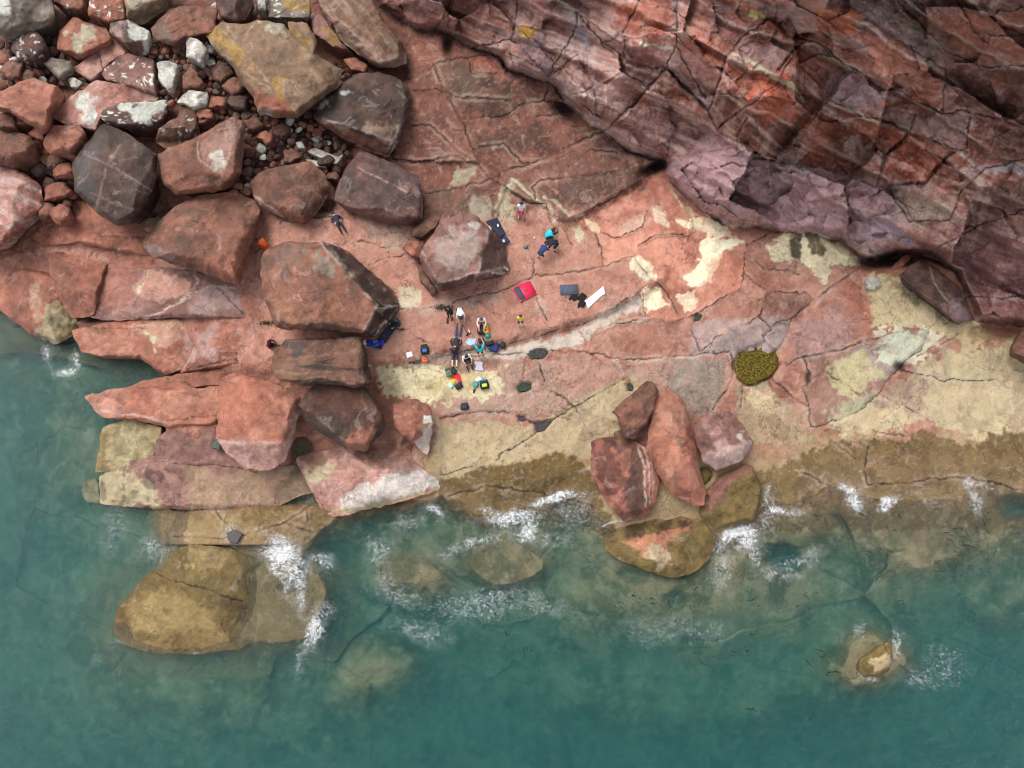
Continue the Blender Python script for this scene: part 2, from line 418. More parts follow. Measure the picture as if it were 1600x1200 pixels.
CRK_CLIFF = [
 [(903,18),(896,50),(858,120)], [(910,30),(943,66),(976,91)], [(976,50),(946,66)], [(1053,74),(1042,105),(990,162),(943,205)], [(976,91),(981,100),(1020,107),(1042,105)],
 [(976,91),(976,50),(1000,0)], [(1042,107),(1086,149),(1108,176),(1119,203),(1152,228)], [(902,85),(929,132),(932,195)], [(858,120),(902,85)], [(893,150),(918,142),(929,132)],
 [(1047,220),(1039,256)], [(1086,220),(1056,253)], [(1058,0),(1056,72),(1102,154)], [(1204,28),(1160,60),(1133,91),(1108,176)], [(1240,88),(1212,132),(1160,170),(1119,203)],
 [(1212,-20),(1212,36),(1231,55),(1278,66),(1325,107),(1380,132),(1471,176),(1515,173),(1640,210)], [(1168,184),(1152,212),(1149,234)], [(1251,69),(1215,110)],
 [(1330,107),(1295,154),(1245,214),(1212,256)], [(1295,154),(1339,176),(1421,206),(1498,236)], [(1517,179),(1509,231),(1484,242),(1446,285)], [(1352,28),(1402,60),(1479,110),(1471,176)],
 [(1380,-20),(1421,19),(1476,80),(1545,107),(1640,97)], [(1490,-10),(1526,52),(1640,58)], [(1429,176),(1421,206)], [(1446,399),(1531,352),(1640,312)], [(1484,344),(1501,300),(1540,262),(1640,240)],
 [(1212,256),(1280,262),(1370,290),(1446,285)], [(1152,228),(1212,256)], [(1040,256),(1090,240),(1152,228)], [(1391,300),(1419,347),(1484,344)], [(700,45),(706,-20)], [(680,48),(700,10)],
 [(735,75),(800,60),(858,120)], [(800,60),(815,-20)], [(1240,60),(1204,28)], [(1421,206),(1380,250),(1370,290)], [(1500,465),(1560,466),(1640,462)],
]

# ------------------------------------------------------------------ colour of the bare rock
PATCH = [([(222,350),(245,300),(278,312),(272,335),(242,350)], CREAM, 4, 4, .9, .2), # polygon, colour, softness, ragged edge, strength, broken-up share
 ([(-400,-400),(600,-400),(645,110),(545,240),(520,345),(400,325),(200,345),(0,400),(-400,400)], lin((132,80,67)), 12, 10, .92, .15),
 ([(600,20),(700,50),(860,130),(1000,250),(1015,280),(950,320),(880,352),(830,330),(760,360),(640,345),(600,300)], lin((128,78,66)), 22, 18, .92, .12),
 ([(690,150),(740,112),(830,130),(845,168),(780,186),(720,182)], lin((84,62,56)), 12, 10, .75, .4),
 ([(745,200),(840,195),(860,232),(800,240),(752,235)], lin((90,66,58)), 12, 10, .65, .4),
 ([(836,290),(992,262),(996,286),(900,322),(852,308)], lin((100,70,62)), 10, 8, .75, .3),
 ([(686,95),(738,92),(745,140),(695,138)], lin((112,98,86)), 8, 8, .6, .4),
 ([(880,190),(960,220),(990,250),(930,236)], lin((104,70,60)), 12, 8, .6, .4),
 ([(640,45),(780,95),(780,112),(700,90),(650,105)], lin((176,108,90)), 10, 8, .7, .3),
 ([(716,266),(745,258),(747,278),(700,292)], lin((192,182,152)), 6, 6, .8, .3),
 ([(658,305),(760,288),(770,335),(690,345)], lin((118,94,82)), 10, 10, .6, .4),
 ([(735,305),(762,300),(766,340),(735,345)], lin((190,178,158)), 6, 6, .7, .5),
 ([(778,290),(798,290),(806,335),(796,375),(780,350)], lin((200,186,156)), 5, 7, .85, .4),
 ([(400,330),(640,345),(760,350),(900,355),(1060,370),(1060,420),(980,470),(800,530),(560,570),(420,560)], lin((206,144,126)), 14, 10, .75, .1),
 ([(560,345),(640,345),(655,400),(600,390)], lin((206,180,166)), 8, 8, .6, .4),
 ([(620,450),(660,452),(655,480),(618,478)], lin((222,204,178)), 4, 6, .9, .3),
 ([(640,490),(690,470),(790,450),(780,470),(680,492)], lin((196,166,156)), 8, 6, .6, .3),
 ([(893,356),(908,352),(916,374),(904,380)], CREAM, 3, 3, .9, .1),
 ([(910,338),(932,350),(940,372),(925,365)], lin((214,196,170)), 3, 4, .8, .2),
 ([(1018,324),(1036,322),(1042,352),(1024,345)], lin((212,196,176)), 3, 4, .85, .2),
 ([(965,352),(1005,330),(1012,352),(975,372)], lin((196,168,154)), 6, 5, .7, .2),
 ([(1060,345),(1120,340),(1150,372),(1080,362)], lin((236,226,196)), 4, 7, .9, .3),
 ([(1088,374),(1165,376),(1130,392),(1112,440),(1078,452),(1066,432),(1098,402)], lin((244,234,206)), 3, 5, .97, .08),
 ([(984,394),(1020,415),(1028,438),(1006,440),(986,420)], lin((236,224,196)), 3, 5, .95, .15),
 ([(1000,458),(1032,450),(1048,478),(1012,488)], lin((242,230,202)), 3, 7, .95, .2),
 ([(1058,462),(1084,452),(1092,482),(1070,490)], lin((238,222,196)), 3, 7, .92, .25),
 ([(1040,285),(1050,300),(1085,335),(1070,325)], CREAM, 4, 4, .8, .4),
 ([(1192,386),(1225,362),(1262,356),(1300,370),(1342,413),(1300,420),(1292,442),(1268,436),(1250,412),(1212,414)], lin((240,228,188)), 4, 8, .97, .12),
 ([(1232,350),(1248,358),(1250,430),(1238,430)], lin((66,46,26)), 5, 6, .9, .35),
 ([(1262,360),(1285,372),(1292,404),(1268,396)], lin((84,62,32)), 5, 8, .85, .35),
 ([(1348,438),(1400,430),(1455,470),(1515,502),(1560,530),(1500,535),(1430,510),(1365,505)], lin((224,204,158)), 5, 9, .92, .15),
 ([(1390,430),(1480,505),(1440,480),(1400,450)], lin((120,96,56)), 8, 8, .55, .5),
 ([(1480,520),(1590,520),(1620,600),(1500,580)], lin((170,138,88)), 12, 10, .6, .3),
 ([(655,560),(780,546),(900,515),(960,478),(1000,466),(1000,486),(940,512),(900,542),(800,566)], lin((224,206,196)), 6, 7, .9, .15),
 ([(640,568),(1000,562),(1141,556),(1110,640),(980,592),(835,660),(690,652)], lin((188,156,142)), 14, 14, .8, .25),
 ([(940,530),(1040,500),(1060,540),(1000,562)], lin((168,108,88)), 8, 8, .7, .2),
 ([(580,572),(650,580),(700,572),(785,566),(792,618),(700,632),(655,626),(600,612)], lin((240,226,184)), 5, 10, .95, .25),
 ([(655,600),(770,575),(780,610),(700,628)], lin((196,166,96)), 8, 10, .55, .45),
 ([(690,556),(790,556),(780,582),(690,576)], lin((150,112,92)), 6, 6, .75, .25),
 ([(860,565),(990,570),(960,610),(880,620)], lin((196,140,120)), 14, 12, .6, .3),
 ([(1060,560),(1140,556),(1142,588),(1112,640),(1050,650),(1040,600)], lin((146,134,124)), 10, 8, .75, .2),
 ([(675,655),(832,664),(985,588),(1035,600),(962,690),(935,715),(850,712),(690,752)], lin((194,172,134)), 7, 9, .95, .16),
 ([(1285,645),(1390,605),(1480,545),(1630,525),(1900,520),(1900,700),(1560,692),(1500,682),(1440,662),(1330,692)], lin((212,192,152)), 8, 12, .94, .16),
 ([(1380,600),(1450,590),(1440,650),(1360,650)], lin((180,140,132)), 8, 14, .7, .5),
 ([(1150,600),(1265,640),(1262,692),(1160,690)], BARN, 8, 12, .7, .35),
 ([(1165,605),(1200,598),(1215,640),(1180,650)], lin((222,200,160)), 4, 7, .8, .3),
 ([(1075,505),(1200,492),(1240,512),(1205,560),(1080,560)], lin((196,164,164)), 12, 12, .8, .3),
 ([(1230,520),(1310,470),(1345,500),(1320,550),(1240,565)], lin((178,138,140)), 12, 12, .75, .25),
 ([(1330,545),(1420,515),(1480,530),(1410,570),(1380,600),(1320,590)], lin((208,178,172)), 8, 12, .75, .3),
 ([(1375,515),(1475,525),(1440,560),(1370,560)], lin((242,232,200)), 3, 12, .9, .4),
 ([(1292,562),(1350,548),(1385,585),(1335,622),(1300,606)], lin((236,208,150)), 5, 9, .9, .25),
 ([(1300,455),(1345,430),(1365,500),(1330,520)], lin((184,110,88)), 8, 8, .6, .3),
 ([(1110,400),(1165,395),(1160,445),(1185,500),(1085,490)], lin((182,120,100)), 10, 8, .6, .2),
 ([(680,756),(760,732),(828,722),(868,704),(900,714),(925,740),(945,790),(965,840),(860,815),(760,830),(690,800)], ALGAE, 5, 7, .97, .06),
 ([(1175,742),(1270,704),(1330,690),(1415,690),(1440,664),(1500,688),(1530,696),(1570,672),(1900,650),(1900,830),(1180,830)], lin((126,100,56)), 6, 8, .95, .08),
 ([(1230,790),(1290,720),(1500,700),(1640,740),(1640,800)], lin((148,118,84)), 14, 16, .5, .4),
 ([(235,795),(480,772),(560,800),(560,880),(570,1000),(480,1060),(180,1065),(120,960),(220,850)], lin((156,126,78)), 8, 8, .95, .1),
 ([(330,795),(480,775),(520,800),(430,830)], lin((134,104,58)), 8, 12, .8, .3),
 ([(280,850),(380,860),(400,910),(280,900)], lin((150,116,70)), 10, 10, .7, .3),
 ([(190,930),(240,900),(330,930),(360,990),(210,1000)], lin((172,140,84)), 14, 10, .7, .3),
 ([(-300,420),(70,500),(160,545),(60,560),(-300,520)], lin((112,100,62)), 8, 8, .8, .2),
]
CLIFF_PATCH = [
 (MAUVE_LUMP, lin((168,128,134)), 14, 16, .85, .2),
 ([(1165,125),(1240,105),(1245,190),(1168,178)], lin((186,100,76)), 6, 8, .85, .2),
 ([(1255,190),(1420,215),(1460,285),(1260,255)], lin((160,84,62)), 8, 10, .8, .25),
 ([(1300,205),(1380,215),(1440,250),(1300,240)], lin((112,66,52)), 10, 10, .65, .35),
 ([(1330,220),(1420,255),(1440,275),(1320,245)], lin((214,180,176)), 6, 10, .7, .5),
 ([(1350,60),(1400,62),(1470,125),(1455,150),(1370,115)], lin((198,128,110)), 7, 8, .85, .2),
 ([(1275,10),(1345,15),(1335,58),(1280,55)], lin((196,112,84)), 8, 8, .85, .2),
 ([(1320,0),(1380,0),(1470,85),(1480,110),(1390,50)], lin((150,128,122)), 7, 8, .75, .25),
 ([(1340,165),(1430,180),(1515,180),(1505,230),(1420,205)], lin((150,116,112)), 6, 8, .75, .3),
 ([(1290,115),(1330,110),(1390,150),(1350,175),(1300,155)], lin((156,126,134)), 6, 8, .75, .3),
 ([(1135,90),(1175,65),(1240,80),(1215,125),(1160,105)], lin((160,128,132)), 8, 8, .7, .3),
 ([(1020,0),(1055,0),(1050,60),(985,60),(960,10)], lin((162,86,68)), 10, 8, .7, .3),
 ([(985,60),(1050,70),(1040,105),(985,98)], lin((150,90,82)), 6, 6, .7, .3),
 ([(1060,0),(1110,0),(1110,90),(1070,70)], lin((174,106,92)), 8, 8, .75, .3),
 ([(880,15),(905,20),(930,130),(912,70)], lin((148,128,138)), 5, 6, .75, .35),
 ([(800,35),(850,60),(860,118),(810,80)], lin((128,100,106)), 8, 8, .7, .35),
 ([(690,0),(800,0),(800,60),(740,70),(690,45)], lin((120,72,64)), 10, 8, .7, .3),
 ([(815,38),(835,45),(828,65),(815,60)], OCHRE, 4, 6, .8, .3),
 ([(990,170),(1070,180),(1085,215),(1000,230)], lin((138,98,98)), 8, 8, .7, .3),
 ([(1060,240),(1110,205),(1150,240),(1080,300)], lin((166,124,132)), 8, 10, .75, .3),
 ([(1148,0),(1195,25),(1180,32),(1160,14)], lin((206,186,128)), 4, 6, .9, .2),
 ([(1440,30),(1600,20),(1640,110),(1550,105)], lin((164,96,80)), 12, 10, .6, .3),
 ([(1480,110),(1640,110),(1640,190),(1500,170)], lin((128,78,62)), 12, 10, .6, .3),
 ([(1520,190),(1640,215),(1640,260),(1520,250)], lin((104,60,48)), 12, 10, .7, .3),
 ([(1500,262),(1600,255),(1600,272),(1540,275)], lin((196,172,176)), 4, 8, .75, .4),
 ([(1400,310),(1480,320),(1480,350),(1400,345)], lin((170,146,130)), 6, 10, .6, .4),
 ([(1340,340),(1400,345),(1420,380),(1350,370)], lin((140,124,138)), 5, 8, .75, .3),
 ([(1490,350),(1640,300),(1640,508),(1530,498),(1490,425)], lin((138,92,92)), 10, 10, .8, .25),
 ([(1525,468),(1640,468),(1640,508),(1530,500)], lin((120,72,68)), 4, 5, .8, .2),
 ([(1500,300),(1640,270),(1640,330),(1530,345)], lin((88,58,52)), 12, 10, .7, .3),
 ([(560,-40),(640,48),(700,50),(700,10),(640,-30)], lin((124,72,64)), 8, 8, .7, .3),
]
STREAK = [  # pale veins and edges: points, half width, colour, strength
 ([(1140,82),(1175,100),(1215,122),(1240,135),(1258,160)], 3.2, lin((224,214,180)), .9), ([(1253,70),(1275,68),(1300,92),(1325,107)], 2.6, lin((216,200,180)), .8),
 ([(1370,-5),(1410,20),(1450,55),(1475,80)], 2.6, lin((196,180,160)), .7), ([(1000,69),(1050,74)], 2.6, lin((226,214,190)), .85), ([(930,157),(985,163)], 2.2, lin((200,160,140)), .6),
 ([(1050,100),(1090,150),(1112,180)], 3, lin((186,152,160)), .6), ([(870,0),(897,18)], 3, lin((214,190,160)), .8), ([(750,75),(800,85),(852,118)], 2.5, lin((190,150,148)), .6),
 ([(1290,154),(1325,172),(1420,205),(1495,236)], 1.8, lin((220,196,180)), .6), ([(1500,240),(1518,258)], 2.5, lin((224,206,190)), .8), ([(1240,258),(1270,272)], 3.5, lin((206,176,176)), .7),
 ([(1115,165),(1130,190),(1148,208)], 2, lin((206,180,150)), .7), ([(1320,190),(1350,184),(1385,196)], 1.6, lin((222,190,180)), .7), ([(1010,190),(1060,195),(1085,205)], 1.8, lin((190,150,150)), .7),
 ([(1010,205),(1040,206),(1078,218)], 1.5, lin((190,150,150)), .6), ([(1490,10),(1520,40),(1560,42)], 1.6, lin((196,150,130)), .6), ([(940,110),(1000,118)], 1.4, lin((150,100,80)), .5),
 ([(800,282),(835,308),(858,325),(864,345)], 3, lin((206,186,154)), .75), ([(848,306),(868,318),(890,338),(912,336)], 3.2, lin((204,180,150)), .8), ([(1330,372),(1352,384),(1378,396)], 2, lin((190,180,150)), .6),
 ([(930,520),(960,506),(1010,498)], 2.4, lin((214,196,184)), .6), ([(955,562),(1010,566),(1060,558),(1140,550)], 2.2, lin((216,200,184)), .5), ([(1300,452),(1260,482),(1226,508),(1205,512)], 3, lin((216,180,170)), .65),
 ([(870,300),(830,262),(940,210)], 2.0, lin((190,112,84)), .6), ([(1420,520),(1450,530),(1390,590)], 2.4, lin((170,130,134)), .5), ([(1500,470),(1545,466),(1600,465)], 2, lin((180,150,120)), .6),
 ([(1470,290),(1500,270),(1540,262)], 2, lin((190,170,170)), .5), ([(640,482),(600,490),(580,500)], 2.0, lin((210,176,150)), .5),
]

def paint(C, U, V, patches, n1, n2, crop=None):
    for poly, col, soft, rag, op, brk in patches:
        pp = np.array(poly, float)
        m = soft + rag + 8
        if crop is not None:
            (u0, du, nu), (v0, dv, nv) = crop
            i0 = max(int((pp[:, 0].min() - m - u0) / du), 0); i1 = min(int((pp[:, 0].max() + m - u0) / du) + 2, nu)
            j0 = max(int((pp[:, 1].min() - m - v0) / dv), 0); j1 = min(int((pp[:, 1].max() + m - v0) / dv) + 2, nv)
            if i1 <= i0 or j1 <= j0: continue
            sl = (slice(j0, j1), slice(i0, i1))
        else:
            sl = (slice(None),) * U.ndim
        a, b = n1[sl], n2[sl]
        d = sdf_poly(U[sl], V[sl], poly) + rag * (a * 0.7 + b * 0.9)
        soft = soft * 0.6
        w = sstep(soft, -soft, d) * op
        if brk > 0:
            w = w * (1 - brk * sstep(-0.15, 0.55, b * 0.9 + a * 0.6) - 0.0)
        C[sl] = mixc(C[sl], col, np.clip(w, 0, 1))
    return C

# ------------------------------------------------------------------ the fine sheet of shore and cliff
GU0, GV0, GD = -130.0, -130.0, 1.6
GNU, GNV = int(1860 / GD) + 1, int(1184 / GD) + 1
gu = GU0 + GD * np.arange(GNU); gv = GV0 + GD * np.arange(GNV)
U, V = np.meshgrid(gu, gv)
Z, DSHORE, DCLIFF, SBED = relief(U, V)
CROP = ((GU0, GD, GNU), (GV0, GD, GNV))
nA, nB, nC = fbm(U, V, 42, 4, 101), fbm(U, V, 13, 3, 102), fbm(U, V, 5, 2, 103)

def line_field(lines, width, seed):
    """distance to the nearest joint, with a wandering edge"""
    out = np.full(U.shape, 99.0)
    wu = U + 2.6 * fbm(U, V, 16, 3, seed) + 1.0 * fbm(U, V, 5, 2, seed + 1); wv = V + 2.6 * fbm(U, V, 16, 3, seed + 2) + 1.0 * fbm(U, V, 5, 2, seed + 3)
    for ln in lines:
        pp = np.array(ln, float)
        i0 = max(int((pp[:, 0].min() - 16 - GU0) / GD), 0); i1 = min(int((pp[:, 0].max() + 16 - GU0) / GD) + 2, GNU)
        j0 = max(int((pp[:, 1].min() - 16 - GV0) / GD), 0); j1 = min(int((pp[:, 1].max() + 16 - GV0) / GD) + 2, GNV)
        if i1 <= i0 or j1 <= j0: continue
        sl = (slice(j0, j1), slice(i0, i1))
        out[sl] = np.minimum(out[sl], dist_line(wu[sl], wv[sl], ln))
    return out

DJ = line_field(CRK, 2.0, 201)
DK = line_field(CRK_CLIFF, 2.5, 211)
joint = np.minimum(DJ, DK)

# number the blocks between the joints: runs of each row, joined to the runs they touch in the row above
def components(open_mask):
    lab = np.zeros(open_mask.shape, np.int32); par = [0]
    def find(a):
        while par[a] != a:
            par[a] = par[par[a]]; a = par[a]
        return a
    prev = None
    for j in range(open_mask.shape[0]):
        row = open_mask[j].astype(np.int8)
        e = np.flatnonzero(np.diff(np.concatenate(([0], row, [0]))))
        for a, b in zip(e[::2], e[1::2]):
            roots = set()
            if prev is not None:
                roots = {find(x) for x in np.unique(prev[a:b]) if x > 0}
            if roots:
                r = min(roots)
                for q in roots: par[q] = r
            else:
                r = len(par); par.append(r)
            lab[j, a:b] = r
        prev = lab[j]
    m = np.array([find(i) for i in range(len(par))], np.int32)
    return m[lab]

cliff_line = np.abs(DCLIFF) < 1.4
lab = components((joint > 1.7) & ~cliff_line)
ids, counts = np.unique(lab, return_counts=True)
small = ids[(counts < 260) & (ids > 0)]
lab[np.isin(lab, small)] = 0
# each block sits a little higher, lower or askew
for bid in np.unique(lab):
    if bid == 0: continue
    mk = lab == bid
    if mk.sum() > 60000: continue
    jj, ii = np.nonzero(mk)
    rng = random.Random(int(bid) * 7 + 3)
    uu, vv = U[jj, ii], V[jj, ii]
    on_cliff = DCLIFF[jj, ii].mean() > 0
    k = 1.0 if on_cliff else (0.30 if DSHORE[jj, ii].mean() < -20 else 0.08)
    span = max(np.ptp(uu), np.ptp(vv), 20)
    tk = 2.3 if on_cliff else 0.5 * k
    ta, tb = rng.uniform(-1, 1) * tk, rng.uniform(-1, 1) * tk
    Z[jj, ii] += (rng.uniform(-0.45, 0.45) * k + (uu - uu.mean()) / span * ta + (vv - vv.mean()) / span * tb) * sstep(1.6, 4.5, joint[jj, ii])
Z -= 0.10 * np.exp(-(DJ / 1.1) ** 2) * sstep(-0.6, 0.1, Z) * (0.55 + 0.45 * sstep(-0.3, 0.5, nA))
for b in ((1024, 262, 24, 9, -.4, 1.4), (1400, 404, 62, 12, -.12, 2.0), (886, 176, 26, 9, .6, 1.1), (1460, 400, 20, 8, .5, 1.0), (1560, 520, 40, 9, .1, 1.0), (700, 66, 7, 14, 0, .5)): Z -= ell(U, V, b)
for b in ((614, 636, 15, 34, 0, .55), (470, 698, 16, 18, 0, .4), (145, 497, 30, 6, 0, .8), (560, 520, 30, 6, 0, .6), (640, 690, 10, 20, .4, .8), (1060, 680, 14, 20, 0, .6), (1100, 742, 12, 14, 0, .6), (250, 672, 12, 8, 0, .5)): Z -= ell(U, V, b)
Z -= 0.16 * np.exp(-(DK / 1.4) ** 2) * sstep(0, 6, DCLIFF)
lab2 = lab.copy()
for _ in range(26):
    if not (lab2 == 0).any(): break
    pad = np.pad(lab2, 1, mode='edge')
    for sh in ((0, 1), (2, 1), (1, 0), (1, 2)):
        nb = pad[sh[0]:sh[0] + GNV, sh[1]:sh[1] + GNU]
        lab2 = np.where((lab2 == 0) & (nb > 0), nb, lab2)

# ---- colour
C = np.zeros(U.shape + (3,))
C[:] = lin((180, 116, 98))
C = mixc(C, lin((210, 152, 136)), sstep(-0.3, 0.7, nA) * 0.6)
C = mixc(C, lin((150, 88, 72)), sstep(0.0, 0.8, fbm(U, V, 24, 4, 105)) * 0.6)
und = sstep(0.1, -0.3, Z) * (DCLIFF < 0)
sea_col = mixc(np.broadcast_to(lin((168, 148, 106)), C.shape).copy(), lin((112, 112, 74)), sstep(-0.4, 0.6, nA))
sea_col = mixc(sea_col, lin((190, 160, 128)), sstep(0.2, 0.8, nB) * 0.5)
sea_col = mixc(sea_col, lin((70, 92, 50)), sstep(0.25, 0.6, fbm(U, V, 60, 3, 106)) * sstep(260, 150, U) * 0.8)
C = C * (1 - und[..., None]) + sea_col * und[..., None]
C = mixc(C, lin((176, 152, 110)), sstep(1.0, 0.55, Z) * (1 - und) * (DCLIFF < 0) * 0.9 * np.maximum(sstep(600, 680, U), sstep(785, 800, V)))
nBC = 0.8 * nB + 0.55 * nC
paint(C, U, V, PATCH, nA, nBC, CROP)
Clow = C.copy()
# cliff: beds of different tone, stains running down the face, then the named panels
bedn = fbm(SBED * 1.0, U * 0.06, 11, 3, 111)
bedw = fbm(SBED, U * 0.03, 46, 2, 112)
CC = np.zeros_like(C); CC[:] = lin((140, 84, 70))
CPAL = np.array([lin(c_) for c_ in ((150, 86, 68), (128, 78, 68), (160, 112, 108), (174, 100, 76), (118, 72, 60), (146, 116, 120), (168, 120, 108), (138, 80, 64))])
CC = (0.3 * CC + 0.7 * CPAL[(lab2 * 2654435 % 9973) % 8]) * 1.28
csel = (V < 600) & (U > 520)
cu_ = U[csel] + 5 * fbm(U[csel], V[csel], 30, 3, 31); cv_ = V[csel] + 5 * fbm(U[csel], V[csel], 30, 3, 32)
for sz_, sd_, st_, an_, am_ in ((105, 51, 1.6, BED, .30), (40, 52, 1.8, BED + .15, .34), (19, 53, 1.5, BED - .5, .22)):
    _, e_, i_ = cells(cu_, cv_, sz_, sd_, st_, an_)
    CC[csel] = CC[csel] * (1 + am_ * (i_ - .5) * 2)[:, None]
    CC[csel] = mixc(CC[csel], lin((196, 160, 158)), np.clip(sstep(.10, .03, e_) * sstep(.0, .5, fbm(cu_, cv_, 30, 3, sd_ + 60)) * .5, 0, 1))
CC = mixc(CC, lin((172, 98, 76)), sstep(-0.1, 0.5, bedw) * 0.6)
CC = mixc(CC, lin((104, 66, 58)), sstep(0.05, 0.6, -bedw) * 0.55)
CC = mixc(CC, lin((160, 124, 126)), sstep(0.15, 0.6, bedn + 0.4 * nA) * 0.6)
CC = mixc(CC, lin((206, 170, 160)), sstep(0.5, 0.7, bedn + 0.35 * nB) * 0.35)
CC = mixc(CC, lin((92, 56, 46)), sstep(0.2, 0.6, -bedn + 0.4 * nB) * 0.25)
paint(CC, U, V, CLIFF_PATCH, nA, nBC, CROP)
fall = fbm(U * math.cos(0.35) + V * math.sin(0.35), (-U * math.sin(0.35) + V * math.cos(0.35)) * 0.12, 12, 3, 113)
CC = mixc(CC, lin((70, 46, 42)), sstep(0.2, 0.65, fall + 0.3 * nA) * 0.22)
CC = mixc(CC, lin((184, 146, 140)), sstep(0.25, 0.7, -fall + 0.25 * nB) * 0.45)
bang = BED + ((lab2 * 48611) % 89 / 89.0 - .5) * 1.1      # each block lies at its own angle
ca_, sa_ = np.cos(bang), np.sin(bang)
sb_, lb_ = -U * sa_ + V * ca_ + 3 * nA, U * ca_ + V * sa_
st_ = fbm(sb_, lb_ * 0.06, 7.5, 3, 115)
st_m = sstep(-.25, .35, fbm(U, V, 75, 2, 116))
CC = mixc(CC, lin((210, 178, 174)), sstep(0.28, 0.62, st_) * .46 * st_m)
CC = mixc(CC, lin((84, 50, 42)), sstep(0.30, 0.66, -st_) * .44 * (0.4 + 0.6 * st_m))
hair = fbm(sb_, lb_ * 0.10, 3.6, 2, 114)
CC = mixc(CC, lin((214, 186, 180)), sstep(0.5, 0.75, hair) * 0.18)
CC = mixc(CC, lin((66, 40, 36)), sstep(0.5, 0.8, -hair) * 0.22)
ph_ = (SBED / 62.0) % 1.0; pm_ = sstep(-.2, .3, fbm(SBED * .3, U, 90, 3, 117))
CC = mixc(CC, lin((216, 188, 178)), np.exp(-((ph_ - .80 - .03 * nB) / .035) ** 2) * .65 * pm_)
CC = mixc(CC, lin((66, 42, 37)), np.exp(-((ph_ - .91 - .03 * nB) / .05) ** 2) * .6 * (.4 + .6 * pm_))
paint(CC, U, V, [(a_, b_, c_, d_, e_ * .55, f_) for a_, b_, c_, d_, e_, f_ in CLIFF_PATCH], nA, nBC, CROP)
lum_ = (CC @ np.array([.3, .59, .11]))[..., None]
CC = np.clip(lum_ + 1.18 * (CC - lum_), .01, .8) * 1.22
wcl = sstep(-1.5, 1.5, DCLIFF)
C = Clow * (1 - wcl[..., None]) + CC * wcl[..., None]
swu = U + 3 * fbm(U, V, 20, 3, 121); swv = V + 3 * fbm(U, V, 20, 3, 122)
for ln, wd, col, op in STREAK:
    pp = np.array(ln, float)
    i0 = max(int((pp[:, 0].min() - 20 - GU0) / GD), 0); i1 = min(int((pp[:, 0].max() + 20 - GU0) / GD) + 2, GNU)
    j0 = max(int((pp[:, 1].min() - 20 - GV0) / GD), 0); j1 = min(int((pp[:, 1].max() + 20 - GV0) / GD) + 2, GNV)
    sl = (slice(j0, j1), slice(i0, i1))
    dd = dist_line(swu[sl], swv[sl], ln)
    C[sl] = mixc(C[sl], col, np.clip(sstep(wd * 1.3, wd * 0.3, dd + wd * nB[sl] * 0.8) * op, 0, 1))
# per block tone
tone = (((lab2 * 7919) % 101) / 101.0 - 0.5); tone2 = (((lab2 * 104729) % 97) / 97.0 - 0.5)
C *= (1 + 0.55 * tone * sstep(0, 1.5, joint))[..., None] * (1 + 0.28 * tone2[..., None] * np.array([1.0, -0.4, -1.0]))
C = mixc(C, lin((196, 164, 166)), np.exp(-((DK - 3.2) / 1.6) ** 2) * sstep(-.1, .5, fbm(U, V, 22, 3, 135)) * (DCLIFF > 0) * .5)
# fine mottling, barnacle and lichen grains, rust veins beside joints
C *= (1 + 0.09 * nB + 0.05 * nC)[..., None]
edge = np.exp(-((DJ - 4.0) / 2.6) ** 2) * sstep(-0.2, 0.5, fbm(U, V, 30, 3, 131)) * (DCLIFF < 0)
C = mixc(C, lin((214, 182, 162)), edge * 0.30)
speck = fbm(U, V, 4.0, 2, 132)
C = mixc(C, lin((70, 52, 44)), sstep(0.6, 0.8, speck) * 0.30 * sstep(0.1, 0.6, Z) * sstep(0, .5, fbm(U, V, 45, 2, 136)))
C = mixc(C, lin((224, 206, 190)), sstep(0.6, 0.85, -speck) * 0.14)
# shade of the narrow joints, painted in as dark colour
C = mixc(C, CRACK_SHADE, np.exp(-(DJ / 0.85) ** 2) * 1.0 * sstep(-0.35, 0.35, fbm(U, V, 26, 2, 133) + 0.15))
C = mixc(C, CRACK_SHADE, np.exp(-(DK / 0.9) ** 2) * 0.7 * sstep(-0.5, 0.3, fbm(U, V, 40, 2, 134)))
C = mixc(C, lin((30, 24, 22)), np.exp(-((DCLIFF - 0.5) / 4.2) ** 2) * sstep(-0.6, 0.3, nA) * 0.62)  # shadow at the cliff foot deepened by a painted black band
C = mixc(C, lin((26, 20, 18)), np.clip(ell(U, V, (700, 72, 9, 18, 0.1, .9)) + ell(U, V, (880, 172, 20, 12, .4, .8)) + ell(U, V, (1022, 262, 20, 9, -.4, .95)) + ell(U, V, (1395, 405, 45, 10, -0.2, .8)) + ell(U, V, (1405, 572, 11, 8, 0, .9)) + ell(U, V, (1262, 590, 5, 12, 0, .9)), 0, 1))  # shade inside the recesses painted near-black
WET = 0.25 * sstep(0.7, 0.1, Z) + 0.35 * sstep(0.2, 0.7, fbm(U, V, 60, 3, 141)) * (DCLIFF > 0) + 0.05

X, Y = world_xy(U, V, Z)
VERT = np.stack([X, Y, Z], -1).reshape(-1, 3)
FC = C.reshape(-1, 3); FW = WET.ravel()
qi = np.arange((GNV - 1) * (GNU - 1)); qj, qk = qi // (GNU - 1), qi % (GNU - 1)
QUAD = np.stack([(qj + 1) * GNU + qk, (qj + 1) * GNU + qk + 1, qj * GNU + qk + 1, qj * GNU + qk], 1)
QLAB = lab2[:-1, :-1].ravel(); QCL = (DCLIFF[:-1, :-1] > 0).ravel()

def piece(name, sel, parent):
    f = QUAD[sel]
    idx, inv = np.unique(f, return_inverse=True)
    return mesh_np(name, VERT[idx], inv.reshape(f.shape), FC[idx], FW[idx], ROCK, parent)

